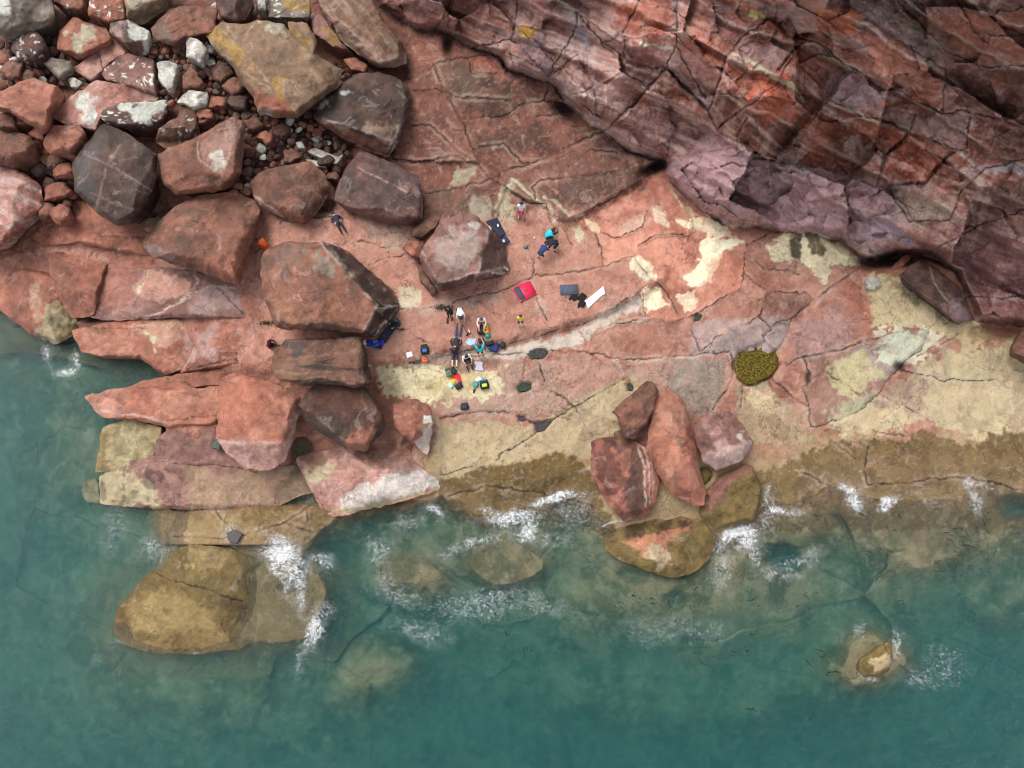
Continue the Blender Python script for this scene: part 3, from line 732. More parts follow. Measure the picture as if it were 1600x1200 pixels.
platform = tag(empty("rock_platform"), kind="structure", label="flat red and cream sandstone platform split by joints above the sea")
cliff = tag(empty("cliff"), kind="structure", label="dark red and mauve bedded sandstone cliff rising behind the platform")
def split(is_cliff, parent, name):
    ids, cnt = np.unique(QLAB[QCL == is_cliff], return_counts=True)
    order = ids[np.argsort(-cnt)]; rest = []
    for n, bid in enumerate(order):
        c = cnt[ids == bid][0]
        if bid == 0 or c < 120 or n > 200: rest.append(bid); continue
        piece(name, (QLAB == bid) & (QCL == is_cliff), parent)
    if rest:
        o = piece("crack_floor", np.isin(QLAB, rest) & (QCL == is_cliff), parent)
        o["kind"] = "stuff"
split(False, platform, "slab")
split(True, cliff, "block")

def ground(u, v):
    i = np.clip((u - GU0) / GD, 0, GNU - 2); j = np.clip((v - GV0) / GD, 0, GNV - 2)
    return float(Z[int(round(j)), int(round(i))])
def spot(u, v, up=0.0):
    return P3(u, v, ground(u, v) + up)

# ------------------------------------------------------------------ the sea floor further out
su = np.arange(-260, 1861, 4.0); sv = np.arange(1000.0, 1500, 4.0)
sv = np.concatenate(([GV0 + GD * (GNV - 1)], sv[sv > GV0 + GD * (GNV - 1) + 1]))
SU, SV = np.meshgrid(su, sv)
SZ, SDS, SDC, _ = relief(SU, SV)
sA, sB = fbm(SU, SV, 42, 4, 101), fbm(SU, SV, 13, 3, 102)
SC = np.zeros(SU.shape + (3,)); SC[:] = lin((168, 148, 106))
SC = mixc(SC, lin((112, 112, 74)), sstep(-0.4, 0.6, sA)); SC = mixc(SC, lin((190, 160, 128)), sstep(0.2, 0.8, sB) * 0.5)
paint(SC, SU, SV, PATCH[-6:-1], sA, sB)
SC *= (1 + 0.2 * fbm(SU, SV, 9, 3, 151))[..., None]
sx, sy = world_xy(SU, SV, SZ)
nu_, nv_ = len(su), len(sv)
q = np.arange((nv_ - 1) * (nu_ - 1)); a_, b_ = q // (nu_ - 1), q % (nu_ - 1)
seabed = mesh_np("seabed", np.stack([sx, sy, SZ], -1).reshape(-1, 3),
                 np.stack([(a_ + 1) * nu_ + b_, (a_ + 1) * nu_ + b_ + 1, a_ * nu_ + b_ + 1, a_ * nu_ + b_], 1),
                 SC.reshape(-1, 3), np.zeros(SU.size), ROCK)
tag(seabed, kind="structure", label="tan and green rock bottom under the clear sea")

# ------------------------------------------------------------------ boulders
def smooth_outline(pts, n, jit, seed, rounds=2):
    pts = np.asarray(pts, float)
    seg = np.hypot(*(np.roll(pts, -1, 0) - pts).T)
    cum = np.concatenate(([0], np.cumsum(seg))); t = np.linspace(0, cum[-1], n, endpoint=False)
    closed = np.vstack([pts, pts[:1]])
    o = np.stack([np.interp(t, cum, closed[:, 0]), np.interp(t, cum, closed[:, 1])], 1)
    for _ in range(rounds):
        o = 0.5 * o + 0.25 * (np.roll(o, 1, 0) + np.roll(o, -1, 0))
    o = o + jit * np.stack([fbm(o[:, 0], o[:, 1], 11, 3, seed), fbm(o[:, 0], o[:, 1], 11, 3, seed + 50)], 1)
    return o

def area_centre(p):
    x, y = np.asarray(p, float).T; x1, y1 = np.roll(x, -1), np.roll(y, -1)
    cr = x * y1 - x1 * y; a = cr.sum() / 2
    return abs(a), np.array([((x + x1) * cr).sum(), ((y + y1) * cr).sum()]) / (6 * a)

# palettes: main, second, stain, stain strength
PAL = {
 'red': (lin((184, 112, 90)), lin((158, 92, 74)), lin((124, 72, 60)), .5),
 'pale_red': (lin((200, 128, 104)), lin((178, 102, 80)), lin((150, 88, 72)), .45),
 'brown': (lin((142, 96, 78)), lin((120, 80, 66)), lin((84, 62, 54)), .5),
 'redbrown': (lin((158, 98, 79)), lin((130, 83, 68)), lin((88, 66, 58)), .6),
 'dark': (lin((104, 76, 66)), lin((82, 60, 54)), lin((52, 42, 42)), .6),
 'purple': (lin((126, 86, 80)), lin((98, 68, 64)), lin((62, 50, 50)), .6),
 'grey': (lin((150, 132, 120)), lin((122, 106, 98)), lin((96, 84, 78)), .5),
 'ochre': (lin((152, 118, 92)), lin((136, 100, 76)), lin((112, 84, 66)), .4),
 'mauve': (lin((166, 116, 108)), lin((142, 96, 88)), lin((108, 76, 72)), .5),
 'pink': (lin((206, 150, 140)), lin((184, 118, 102)), lin((150, 90, 78)), .4),
 'white': (lin((220, 214, 206)), lin((196, 180, 172)), lin((140, 110, 104)), .5),
 'barn': (lin((192, 170, 126)), lin((172, 148, 104)), lin((120, 94, 60)), .5),
 'algae': (lin((136, 108, 58)), lin((116, 92, 48)), lin((96, 74, 40)), .4),
}
_seed = [1000]
ROCKS = []
def rock(name, outline, h, pal, label=None, cat="boulder", parent=None, facets=(), patches=(), tilt=(0, 0), stripes=None, guano=0.0, wet=0.1,
         lift=0.0, bevel=0.055, rough=1.0, jit=1.5, centre=None, edgecol=None, lean=0.22, base=None, streaks=(), group=None, deep=0.6):
    """one boulder: a rim following its image outline, a chiselled top cut by facet planes, and sides going down into the ground"""
    _seed[0] += 17; sd = _seed[0]
    A, c = area_centre(outline)
    if centre is not None: c = np.array(centre, float)
    s = math.sqrt(A); sm = s / 24.0
    per = sum(math.hypot(outline[i][0] - outline[i - 1][0], outline[i][1] - outline[i - 1][1]) for i in range(len(outline)))
    n = int(np.clip(per / 2.1, 24, 420)); K = int(np.clip(s / 3.6, 7, 60))
    O = smooth_outline(outline, n, jit, sd, 1)
    r = 1 - (np.linspace(0, 1, K) ** 1.25); r[-1] = 0.0
    Pu = c[0] + (O[None, :, 0] - c[0]) * r[:, None]; Pv = c[1] + (O[None, :, 1] - c[1]) * r[:, None]
    z0 = base if base is not None else ground(*c) + lift
    if base is None and c[0] < 640 and 560 < c[1] < 800: z0 += 0.6
    if base is None and name == 'boulder' and sdf_poly(c[:1], c[1:], RUBBLE)[0] < 0: z0 += 0.75; deep = 1.4
    ny = np.clip((O[:, 1] - c[1]) / (s * 0.6), -1, 1)
    zs = z0 + h * np.clip(0.55 - lean * ny, 0.1, 0.9)
    rad = np.hypot(O[:, 0] - c[0], O[:, 1] - c[1])
    e = (1 - r)[:, None] * rad[None, :]
    bw = s * (bevel + 0.04 * np.clip(ny, 0, 1))
    prof = 1 - (1 - np.clip(e / bw[None, :], 0, 1)) ** 2.1
    top = z0 + h + tilt[0] * (Pu - c[0]) + tilt[1] * (Pv - c[1])
    cut = np.zeros_like(Pu); fd = np.full(Pu.shape, 99.0); wu = Pu + 2.5 * fbm(Pu, Pv, 18, 3, sd + 3); wv = Pv + 2.5 * fbm(Pu, Pv, 18, 3, sd + 4)
    for (x1, y1, x2, y2, sl) in facets:
        nx, ny_ = (y2 - y1), -(x2 - x1); L = math.hypot(nx, ny_); nx /= L; ny_ /= L
        if (c[0] - x1) * nx + (c[1] - y1) * ny_ > 0: nx, ny_ = -nx, -ny_
        dd = (wu - x1) * nx + (wv - y1) * ny_
        cut = np.maximum(cut, np.clip(dd, 0, None) * sl)
        fd = np.where(np.abs(dd) < np.abs(fd), dd, fd)
    rg = random.Random(sd)
    id1 = np.zeros_like(Pu)
    def reach(a_): return float(np.max((O[:, 0] - c[0]) * math.cos(a_) + (O[:, 1] - c[1]) * math.sin(a_)))
    for k in range(9):      # the hammer-cut facets every broken block has
        a_ = rg.uniform(0, 6.283); off = reach(a_) * rg.uniform(0.2, 0.75); sl = rg.uniform(0.003, 0.024)
        dd = np.clip((wu - c[0]) * math.cos(a_) + (wv - c[1]) * math.sin(a_) - off, 0, None) * sl * rough
        id1 = np.where(dd > cut, rg.random(), id1)
        cut = np.maximum(cut, dd)
    for a_, of_ in ((rg.uniform(.9, 2.1), rg.uniform(.68, .82)), (rg.uniform(-.5, .7), rg.uniform(.72, .86)), (rg.uniform(2.4, 3.6), rg.uniform(.8, .92))):      # steep broken sides
        dd = np.clip((wu - c[0]) * math.cos(a_) + (wv - c[1]) * math.sin(a_) - reach(a_) * of_, 0, None) * rg.uniform(.05, .10) * (0 if name == 'ledge_slab' else 1 if bevel < .2 else .3)
        id1 = np.where(dd > cut, rg.random(), id1)
        cut = np.maximum(cut, dd)
    zs = np.minimum(zs, np.maximum(top[0] - cut[0], z0 + 0.04 * h))
    bd = rg.uniform(-.6, .6); bs_ = -wu * math.sin(bd) + wv * math.cos(bd)
    stepn = fbm(bs_, wu * 0.15, max(s * .12, 6), 2, sd + 8)
    nz = rough * (0.03 * sm * fbm(Pu, Pv, max(s * 0.4, 10), 4, sd + 5) + 0.045 * fbm(Pu, Pv, 13, 4, sd + 6) + 0.03 * sstep(-.1, .1, stepn))
    z = zs[None, :] + (np.maximum(top - cut, z0 + 0.05 * h) + nz - zs[None, :]) * prof
    z[-1, :] = z[-1, :].mean()
    X_, Y_ = world_xy(Pu, Pv, z)
    # sides
    rings_x, rings_y, rings_z = [], [], []
    cx, cy = world_xy(c[0], c[1], z0)
    for k, (inn, dn) in enumerate(((0.04, 0.10), (0.14, 0.32), (0.26, 0.65), (0.34, 1.0))):
        zz = zs + (z0 - deep - zs) * dn
        wob = 0.02 * sm * fbm(O[:, 0] + 40 * k, O[:, 1], 14, 2, sd + 9)
        xx = X_[0] + (cx - X_[0]) * inn + wob; yy = Y_[0] + (cy - Y_[0]) * inn + wob
        rings_x.insert(0, xx); rings_y.insert(0, yy); rings_z.insert(0, zz)
    XX = np.vstack([np.array(rings_x), X_]); YY = np.vstack([np.array(rings_y), Y_]); ZZ = np.vstack([np.array(rings_z), z])
    pu = np.vstack([np.repeat(O[None, :, 0], 4, 0), Pu]); pv = np.vstack([np.repeat(O[None, :, 1], 4, 0), Pv])
    shift = np.arange(4, 0, -1)[:, None] * 9.0
    qu = pu.copy(); qv = pv.copy(); qv[:4] += shift
    a, b, st, sk = PAL[pal]
    m1, m2, m3 = fbm(qu, qv, max(s * 0.35, 10), 4, sd + 11), fbm(qu, qv, 11, 3, sd + 12), fbm(qu, qv, 4.5, 2, sd + 13)
    Cc = np.zeros(qu.shape + (3,)); Cc[:] = a
    Cc = mixc(Cc, b, sstep(-0.4, 0.5, m1))
    Cc = mixc(Cc, st, sstep(0.05, 0.6, fbm(qu, qv, max(s * 0.22, 8), 4, sd + 14)) * sk)
    if stripes:
        ang, wl, col, op = stripes
        sb = -qu * math.sin(ang) + qv * math.cos(ang) + 3 * m1
        Cc = mixc(Cc, col, sstep(0.0, 0.5, fbm(sb, (qu * math.cos(ang) + qv * math.sin(ang)) * 0.08, wl, 3, sd + 15)) * op)
    paint(Cc, qu, qv, patches, m1, m2)
    for ln, wd, col, op in streaks:
        Cc = mixc(Cc, col, np.clip(sstep(wd * 1.4, wd * 0.2, dist_line(qu + 2 * m2, qv + 2 * m2, ln) + wd * 0.8 * m3) * op, 0, 1))
    if guano > 0:
        g = fbm(qu, qv, 5.5, 3, sd + 16) + 0.5 * m1
        Cc = mixc(Cc, lin((226, 222, 214)), sstep(0.88 - guano, 1.0 - guano, g) * 0.92)
    Cc *= (1 + 0.12 * m1 + 0.20 * m2 + 0.12 * m3 + 0.08 * (np.vstack([np.repeat(id1[:1], 4, 0), id1]) - 0.5))[..., None]
    ed = np.zeros(qu.shape); ed[4:] = np.exp(-(np.abs(fd) / 1.8) ** 2) * sstep(-0.3, 0.4, m2[4:])
    Cc = mixc(Cc, edgecol if edgecol is not None else np.clip(a * 1.25, 0, .8), ed * 0.55)
    R = len(XX); M = R * n
    verts = np.stack([XX, YY, ZZ], -1).reshape(-1, 3)
    i, j = np.meshgrid(np.arange(R - 1), np.arange(n), indexing='ij')
    i, j = i.ravel(), j.ravel(); j2 = (j + 1) % n
    orient = np.sum(O[:, 0] * np.roll(O[:, 1], -1) - np.roll(O[:, 0], -1) * O[:, 1]) > 0
    f = np.stack([i * n + j, i * n + j2, (i + 1) * n + j2, (i + 1) * n + j], 1)
    if orient: f = f[:, ::-1]
    wv_ = np.full(M, wet) * (0.5 + 0.8 * sstep(-0.3, 0.6, m1.ravel()))
    ob = mesh_np(name, verts, f, Cc.reshape(-1, 3), wv_, ROCK, parent)
    # put the origin at the boulder's foot
    org = np.array([float(cx), float(cy), z0])
    co = verts - org
    ob.data.vertices.foreach_set("co", co.astype(np.float32).ravel()); ob.location = org; ob.data.update()
    if parent is None: tag(ob, label, cat, group)
    ROCKS.append((np.asarray(outline, float), z0 + h))
    return ob

GW = lin((228, 224, 216))
GB = "boulders fallen from the cliff"
def boulder(label, outline, h, pal, **kw):
    return rock("boulder", outline, h, pal, label, "boulder", group=GB, **kw)

# -- western ledges: thick beds stepping down into the sea (parts of the platform)
def ledge(outline, h, pal, base, **kw):
    cc_ = np.mean(outline, axis=0); outline = [tuple(cc_ + (np.array(q_) - cc_) * (1 + 1.5 / max(np.hypot(*(np.array(q_) - cc_)), 20))) for q_ in outline]
    kw.setdefault('bevel', 0.05); kw.setdefault('lean', 0.25); kw.setdefault('deep', 2.2); kw.setdefault('rough', 0.6)
    return rock("ledge_slab", outline, h, pal, parent=platform, base=base, **kw)

CREAMP = lin((212, 190, 150))
ledge([(-60,520),(0,486),(60,500),(125,505),(175,540),(240,560),(290,585),(200,600),(160,575),(90,560),(0,545),(-60,560)], .5, 'algae', -1.4)
ledge([(160,668),(200,655),(252,668),(246,700),(238,728),(180,738),(150,736),(156,700)], .55, 'barn', -.15, patches=[([(152,690),(165,660),(162,735),(148,736)], lin((150,120,66)), 5, 4, .8, .1)])
ledge([(155,745),(200,722),(248,712),(252,680),(335,688),(390,722),(470,730),(488,768),(430,790),(330,796),(275,795),(158,787)], .6, 'mauve', .0,
      patches=[([(150,735),(196,725),(250,770),(250,795),(150,790)], BARN, 5, 10, .95, .15), ([(300,735),(480,730),(490,790),(300,800)], lin((186,150,116)), 8, 12, .7, .45),
               ([(225,740),(260,730),(250,765),(225,760)], lin((66,48,46)), 3, 10, .5, .75), ([(190,765),(240,770),(225,790),(190,785)], lin((66,48,46)), 3, 10, .5, .75)],
      streaks=[([(240,722),(300,724),(360,728),(400,738)], 1.2, CRACK_SHADE, .7), ([(282,725),(280,795)], 1.0, CRACK_SHADE, .5), ([(195,728),(192,790)], 1.1, CRACK_SHADE, .6)])
ledge([(245,688),(262,672),(335,662),(345,690),(380,720),(330,726),(243,724)], .35, 'mauve', .45)
ledge([(75,394),(140,386),(168,404),(158,440),(146,492),(112,496),(98,470),(78,430)], .6, 'red', .9, patches=[([(80,400),(110,410),(115,480),(90,450)], BROWN, 8, 8, .4, .4)])
ledge([(165,406),(232,394),(300,418),(420,440),(430,500),(300,495),(230,498),(170,500),(140,494),(152,450)], .55, 'mauve', 1.0,
      patches=[([(205,455),(228,415),(250,420),(300,440),(295,462),(250,475)], lin((208,146,128)), 3, 6, .9, .1), ([(215,450),(226,440),(234,420),(228,440),(216,458)], CREAM, 2, 3, .9, .2),
               ([(310,440),(400,450),(410,490),(300,490)], lin((190,154,152)), 10, 10, .7, .3), ([(150,420),(210,410),(200,480),(150,480)], lin((186,112,94)), 10, 10, .6, .2)],
      streaks=[([(300,418),(310,440),(290,465),(255,488),(225,498)], 2.2, lin((214,184,172)), .8), ([(330,440),(380,490)], 1.2, CRACK_SHADE, .7), ([(165,404),(158,440),(146,494)], 1.6, CRACK_SHADE, .9), ([(285,470),(330,446),(420,460)], 2, lin((206,176,166)), .6)])
ledge([(52,372),(70,345),(116,312),(180,330),(250,345),(238,398),(150,386),(120,378),(72,382)], .7, 'red', 1.5, patches=[([(226,350),(246,330),(262,345),(240,360)], CREAM, 4, 4, .9, .2)], streaks=[([(150,368),(235,372)], 1.2, CRACK_SHADE, .5), ([(75,345),(88,358)], 1., CRACK_SHADE, .6)])
ledge([(112,516),(150,508),(210,497),(305,497),(312,540),(292,572),(258,585),(215,558),(160,556),(128,548)], .75, 'pale_red', .35,
      patches=[([(200,510),(270,500),(300,510),(262,545),(240,540),(230,520)], lin((214,158,134)), 3, 6, .8, .2), ([(228,520),(246,528),(242,548),(238,540)], CREAM, 2, 4, .8, .2),
               ([(290,520),(350,500),(340,540),(285,570)], lin((206,160,152)), 6, 8, .8, .2)], streaks=[([(198,530),(205,512),(222,512)], 1.4, lin((150,94,80)), .7), ([(130,510),(200,514)], 1.2, lin((140,84,70)), .7)])
ledge([(300,500),(420,502),(432,525),(428,566),(360,572),(282,582),(296,560),(310,530)], .7, 'red', .4, streaks=[([(415,505),(408,560)], 1.2, CRACK_SHADE, .8), ([(290,578),(350,564),(425,552)], 1.6, CRACK_SHADE, .8)],
      patches=[([(300,520),(340,505),(335,560),(290,570)], lin((204,160,156)), 8, 8, .7, .3)])
ledge([(196,606),(230,594),(262,588),(360,573),(428,568),(430,590),(345,602),(262,612),(222,612)], .5, 'red', .3, streaks=[([(262,590),(264,610)], 1.2, CRACK_SHADE, .8), ([(282,590),(300,605)], 1.2, CRACK_SHADE, .8)])
ledge([(134,620),(160,612),(205,604),(260,610),(340,604),(352,640),(338,662),(262,668),(222,656),(165,652),(148,642)], .75, 'pale_red', .35,
      patches=[([(140,612),(160,615),(190,640),(150,640)], lin((206,140,124)), 4, 6, .6, .3)], streaks=[([(245,660),(300,652),(345,650)], 1.1, CRACK_SHADE, .5), ([(150,642),(220,650),(260,660)], 2.2, lin((206,170,160)), .7)])
ledge([(260,665),(338,655),(345,690),(320,690),(262,680)], .3, 'red', .5)
ledge([(130,755),(150,748),(160,785),(136,785),(128,770)], .2, 'barn', -.55)
ledge([(226,902),(256,884),(272,864),(300,850),(360,858),(405,876),(440,905),(452,950),(430,985),(370,1014),(300,1022),(240,1020),(200,1010),(178,990),(184,952)], .95, 'algae', -.45, deep=1.8, bevel=.5, tilt=(-.0034, -.0010), streaks=[([(232,890),(266,906),(327,921),(350,932),(380,940)], 1.4, CRACK_SHADE, .8)], patches=[([(190,940),(250,920),(340,950),(340,990),(210,990)], lin((172,138,82)), 10, 10, .8, .3), ([(290,860),(360,862),(350,890),(290,890)], lin((182,150,100)), 6, 12, .7, .4), ([(178,990),(240,1000),(400,960),(400,1000),(300,1025),(200,1012)], lin((150,118,66)), 8, 8, .7, .3)])

# -- the western shore block
boulder("red block with cream barnacled foot at the left water's edge", [(-30,440),(10,425),(34,420),(75,426),(102,442),(118,478),(126,505),(112,528),(84,538),(45,520),(0,485),(-30,470)], 1.6, 'red', base=-.3, deep=1.2,
        patches=[([(70,470),(110,480),(130,510),(85,545),(60,520)], BARN, 6, 9, .95, .15), ([(95,505),(125,505),(100,535),(85,530)], ALGAE, 6, 6, .8, .2), ([(45,450),(62,445),(70,500),(50,510)], lin((216,170,140)), 6, 6, .7, .3)], facets=[(48,440,58,530,.02)])

# -- upper left rubble field
boulder("grey guano-splashed boulder in the top left corner", [(-40,-40),(74,-30),(85,20),(78,36),(40,52),(11,63),(-10,50),(-40,20)], 2.0, 'grey', patches=[([(-20,-10),(20,-20),(12,20),(-10,20)], GW, 5, 8, .8, .3)], facets=[(0,40,80,10,.05)])
boulder("rounded purple boulder flecked white below the grey corner boulder", [(15,77),(22,62),(30,55),(47,43),(66,55),(76,80),(63,96),(33,96)], 1.3, 'purple', guano=.18, bevel=.3)
boulder("olive grey cobble-shaped boulder beside a small pale stone", [(69,99),(82,88),(110,96),(114,107),(96,126),(82,115)], .8, 'grey', bevel=.25)
boulder("orange red slab mottled with cream lichen", [(91,50),(115,26),(140,36),(165,44),(176,62),(121,92),(88,77)], .8, 'red', patches=[([(105,50),(130,35),(150,60),(120,85)], lin((204,190,164)), 5, 12, .8, .5)])
boulder("rust red slab speckled white at the top edge", [(137,16),(143,-10),(190,-10),(198,30),(170,37),(137,24)], .9, 'red', guano=.22)
boulder("brown block with yellow lichen on the top edge", [(190,-40),(262,-40),(258,15),(220,40),(198,30)], 1.4, 'ochre', facets=[(198,10,260,-5,.05)], patches=[([(200,-20),(250,-30),(220,10),(200,5)], lin((190,178,160)), 4, 10, .6, .6)])
boulder("small red rock beside the brown top-edge block", [(75,0),(100,-25),(137,-20),(130,14),(118,20),(98,10)], .8, 'redbrown', guano=.2)
boulder("block with one bright white guano face below the top edge", [(173,36),(198,31),(235,48),(232,85),(217,91),(190,66),(170,50)], 1.3, 'purple', facets=[(190,66,235,60,.05)], patches=[([(200,32),(238,46),(234,84),(218,66),(198,58)], GW, 3, 6, .92, .25), ([(172,36),(200,34),(192,58),(172,50)], lin((206,170,160)), 4, 8, .6, .5)])
ledge([(112,108),(154,78),(160,110),(142,124)], .35, 'pink', ground(135,105) + .6)
ledge([(154,76),(176,63),(198,82),(160,108)], .4, 'pink', ground(170,85) + .6)
ledge([(158,112),(195,84),(238,93),(244,146),(205,134),(168,124)], .45, 'mauve', ground(200,115) + .65, guano=.1)
ledge([(76,182),(92,165),(150,126),(205,135),(248,152),(240,160),(160,178),(150,200),(100,192)], .5, 'pink', ground(150,160) + .65, patches=[([(118,160),(130,150),(150,152),(155,185),(140,192),(122,182)], GW, 4, 8, .92, .2)])
boulder("long dark block dusted white along its right end", [(154,178),(170,168),(192,160),(264,156),(262,175),(250,190),(234,197),(165,196)], .9, 'purple', guano=.1, patches=[([(190,162),(262,157),(258,186),(230,192),(200,185)], GW, 4, 14, .8, .6)])
boulder("orange red boulder on the left edge above the round brown one", [(-20,148),(0,143),(30,128),(55,121),(91,135),(103,148),(78,170),(75,203),(66,207),(11,172),(-20,165)], 1.6, 'red', facets=[(80,140,70,205,.05)])
boulder("round orange brown boulder on the left edge with a dark crack", [(-25,214),(0,210),(27,206),(50,214),(58,224),(52,239),(16,257),(-20,255)], 1.2, 'redbrown', bevel=.3)
boulder("smooth red boulder left of the black boulder's top corner", [(66,228),(74,208),(82,195),(124,195),(134,212),(131,226),(113,242),(77,240)], 1.2, 'red', bevel=.22)
boulder("glossy black and brown boulder crossed by pale veins", [(111,264),(114,250),(129,231),(160,193),(175,196),(190,204),(225,225),(243,240),(245,280),(232,312),(205,352),(182,352),(152,335),(118,300)], 2.4, 'dark', wet=.34, rough=.6,
        facets=[(118,245,240,290,.012),(165,225,150,330,.02),(225,225,200,352,.035)], streaks=[([(130,240),(180,262),(240,300)], 1.6, lin((150,118,112)), .7), ([(150,330),(165,260),(190,225)], 1.8, lin((170,130,120)), .6), ([(140,300),(185,320),(220,330)], 1.5, lin((140,108,104)), .6)],
        patches=[([(150,260),(200,250),(230,300),(190,330),(160,300)], lin((84,56,46)), 10, 10, .7, .2), ([(112,250),(135,232),(160,205),(150,260),(125,290)], lin((92,86,86)), 8, 8, .7, .2)])
boulder("pink banded boulder cut by the left edge", [(-50,250),(0,258),(28,263),(64,290),(68,318),(50,338),(30,352),(12,375),(-5,392),(-50,400)], 1.9, 'pink', stripes=(.5, 9, lin((214,176,172)), .7), facets=[(30,262,10,390,.02)])
boulder("mauve block with a pale flaked patch right of the black boulder", [(247,241),(262,232),(308,214),(352,187),(364,181),(383,190),(382,230),(378,268),(362,285),(345,297),(275,305),(256,290),(250,265)], 1.9, 'redbrown',
        facets=[(375,185,365,290,.06),(255,285,360,288,.05)], patches=[([(310,220),(365,185),(370,230),(345,270),(318,250)], lin((182,134,122)), 4, 6, .7, .2), ([(330,240),(345,235),(352,258),(338,262)], lin((220,206,196)), 4, 7, .85, .4)], streaks=[([(308,222),(312,250),(342,270),(360,240)], 1.5, lin((206,170,156)), .6)])
boulder("bent brown block wedged behind the mauve block", [(242,222),(248,200),(276,182),(284,160),(307,166),(307,202),(285,220),(262,236)], 1.1, 'brown', guano=.05, facets=[(250,200,300,200,.05)])
boulder("thin white slab lying on dark cobbles", [(275,160),(294,140),(325,143),(322,162),(305,170)], .7, 'white', guano=.3)
boulder("upright white block near the ochre boulder", [(291,57),(310,60),(325,77),(314,101),(290,88)], 1.1, 'white', guano=.35, facets=[(300,60,296,95,.05)])
boulder("ragged white rock among the cobbles", [(245,98),(265,94),(278,102),(272,140),(262,143),(248,125)], .9, 'white', guano=.3)
boulder("small pointed brown rock below the upright white block", [(283,120),(297,102),(319,130),(308,140),(285,140)], .8, 'redbrown')
boulder("large red-brown block behind the white rocks", [(236,45),(262,15),(300,8),(340,12),(338,50),(310,58),(288,60),(270,72),(240,62)], .9, 'redbrown', patches=[([(240,40),(265,35),(268,65),(242,60)], GREY, 5, 6, .6, .3)])
boulder("dark grey-violet boulder at the top edge", [(334,-30),(392,-30),(396,5),(386,30),(370,38),(345,28),(338,10)], 1.4, 'purple', facets=[(370,-20,365,35,.05)])
boulder("large ochre-streaked boulder beside the leaning slabs", [(320,52),(345,34),(385,38),(402,30),(440,36),(472,62),(500,90),(535,108),(532,130),(505,152),(466,184),(430,182),(404,178),(396,155),(378,130),(357,98),(332,74)], 2.6, 'ochre',
        facets=[(357,98,440,150,.03),(440,150,470,184,.02),(480,85,505,150,.045)], patches=[([(325,50),(350,60),(390,90),(420,130),(400,130),(360,80)], OCHRE, 4, 12, .75, .5), ([(395,140),(440,150),(465,182),(410,178)], lin((176,92,72)), 6, 8, .8, .2),
        ([(430,45),(470,75),(450,110),(400,90)], lin((128,100,80)), 12, 10, .6, .3), ([(405,168),(430,170),(425,182),(405,182)], lin((200,170,172)), 4, 4, .7, .2), ([(425,125),(450,120),(440,160)], OCHRE, 4, 8, .6, .5), ([(385,38),(440,36),(445,50),(395,52)], lin((206,196,176)), 4, 12, .6, .6)], edgecol=lin((196,164,120)))
boulder("leaning ochre slab propped on the ochre boulder", [(449,33),(480,36),(497,66),(485,107),(466,85),(452,69)], .7, 'ochre', lift=1.9, patches=[([(455,45),(480,50),(480,90),(465,80)], OCHRE, 4, 10, .6, .5)], base=ground(470,80)+2.6, deep=.4)
boulder("squared block crusted white and yellow at the top edge", [(418,2),(430,-4),(485,-4),(487,28),(450,31),(418,27)], 1.2, 'grey', guano=.2, patches=[([(445,0),(485,-2),(486,15),(450,15)], OCHRE, 4, 8, .7, .4)])
boulder("small pale block on the top edge left of the squared block", [(400,-20),(416,-20),(417,18),(404,20)], 1.0, 'white')
boulder("long slanting brown slab reaching in from the top edge", [(478,-30),(565,-30),(603,36),(625,62),(637,84),(634,100),(615,107),(592,106),(537,69),(505,17)], 1.6, 'brown', stripes=(.85, 8, lin((150,124,96)), .6), facets=[(500,0,600,100,.05)], edgecol=lin((190,150,132)),
        patches=[([(500,5),(530,30),(600,85),(600,106),(540,70)], lin((176,134,118)), 4, 6, .75, .2), ([(600,85),(636,85),(634,100),(600,106)], lin((180,146,130)), 4, 5, .7, .2)])
boulder("narrow pale brown slab under the long slanting slab", [(485,28),(499,19),(532,60),(548,84),(521,75),(490,55)], .9, 'mauve', patches=[([(500,40),(530,62),(545,82),(515,70)], OCHRE, 5, 9, .5, .5)])
boulder("small red rock under the tip of the slanting slab", [(536,92),(556,90),(575,102),(572,114),(548,110)], .7, 'red')
boulder("flat-topped black boulder with white-flecked rim", [(488,180),(500,160),(530,134),(554,116),(590,112),(634,126),(642,150),(636,190),(628,215),(606,247),(565,232),(520,206),(496,192)], 2.2, 'dark',
        facets=[(492,182,620,222,.07),(636,135,612,245,.05),(628,192,600,245,.06)], patches=[([(490,186),(606,222),(604,247),(560,232)], lin((142,84,68)), 3, 5, .85, .15), ([(575,190),(622,196),(606,222),(560,205)], lin((166,130,110)), 5, 6, .8, .2), ([(495,165),(530,135),(540,145),(505,172)], GW, 3, 12, .6, .75)],
        edgecol=lin((190,170,160)), stripes=(.25, 12, lin((66,54,54)), .6))
boulder("slate-dark boulder with a pale vein below the black flat-topped one", [(521,314),(526,290),(540,262),(562,236),(580,240),(600,248),(654,276),(661,310),(661,342),(650,352),(610,350),(575,342),(540,328)], 2.1, 'purple', wet=.3,
        facets=[(520,305,655,345,.055),(535,262,525,310,.05)], streaks=[([(560,262),(600,282),(635,300)], 1.4, lin((186,156,146)), .75), ([(653,280),(660,340)], 1.8, lin((200,180,186)), .5)], stripes=(.45, 8, lin((84,66,62)), .6), patches=[([(525,312),(645,340),(645,355),(540,335)], lin((126,78,70)), 4, 6, .8, .2)])
boulder("smooth brown boulder between the cobbles and the orange-clad climber", [(389,286),(404,270),(430,261),(485,252),(508,272),(516,300),(497,330),(478,349),(455,346),(418,330),(398,312)], 1.9, 'redbrown', bevel=.2, facets=[(497,285,470,345,.06),(400,315,470,346,.04)], streaks=[([(484,262),(478,300),(462,340)], 1.6, lin((106,78,68)), .7), ([(395,305),(425,326),(440,338)], 2.2, lin((196,180,170)), .7)])
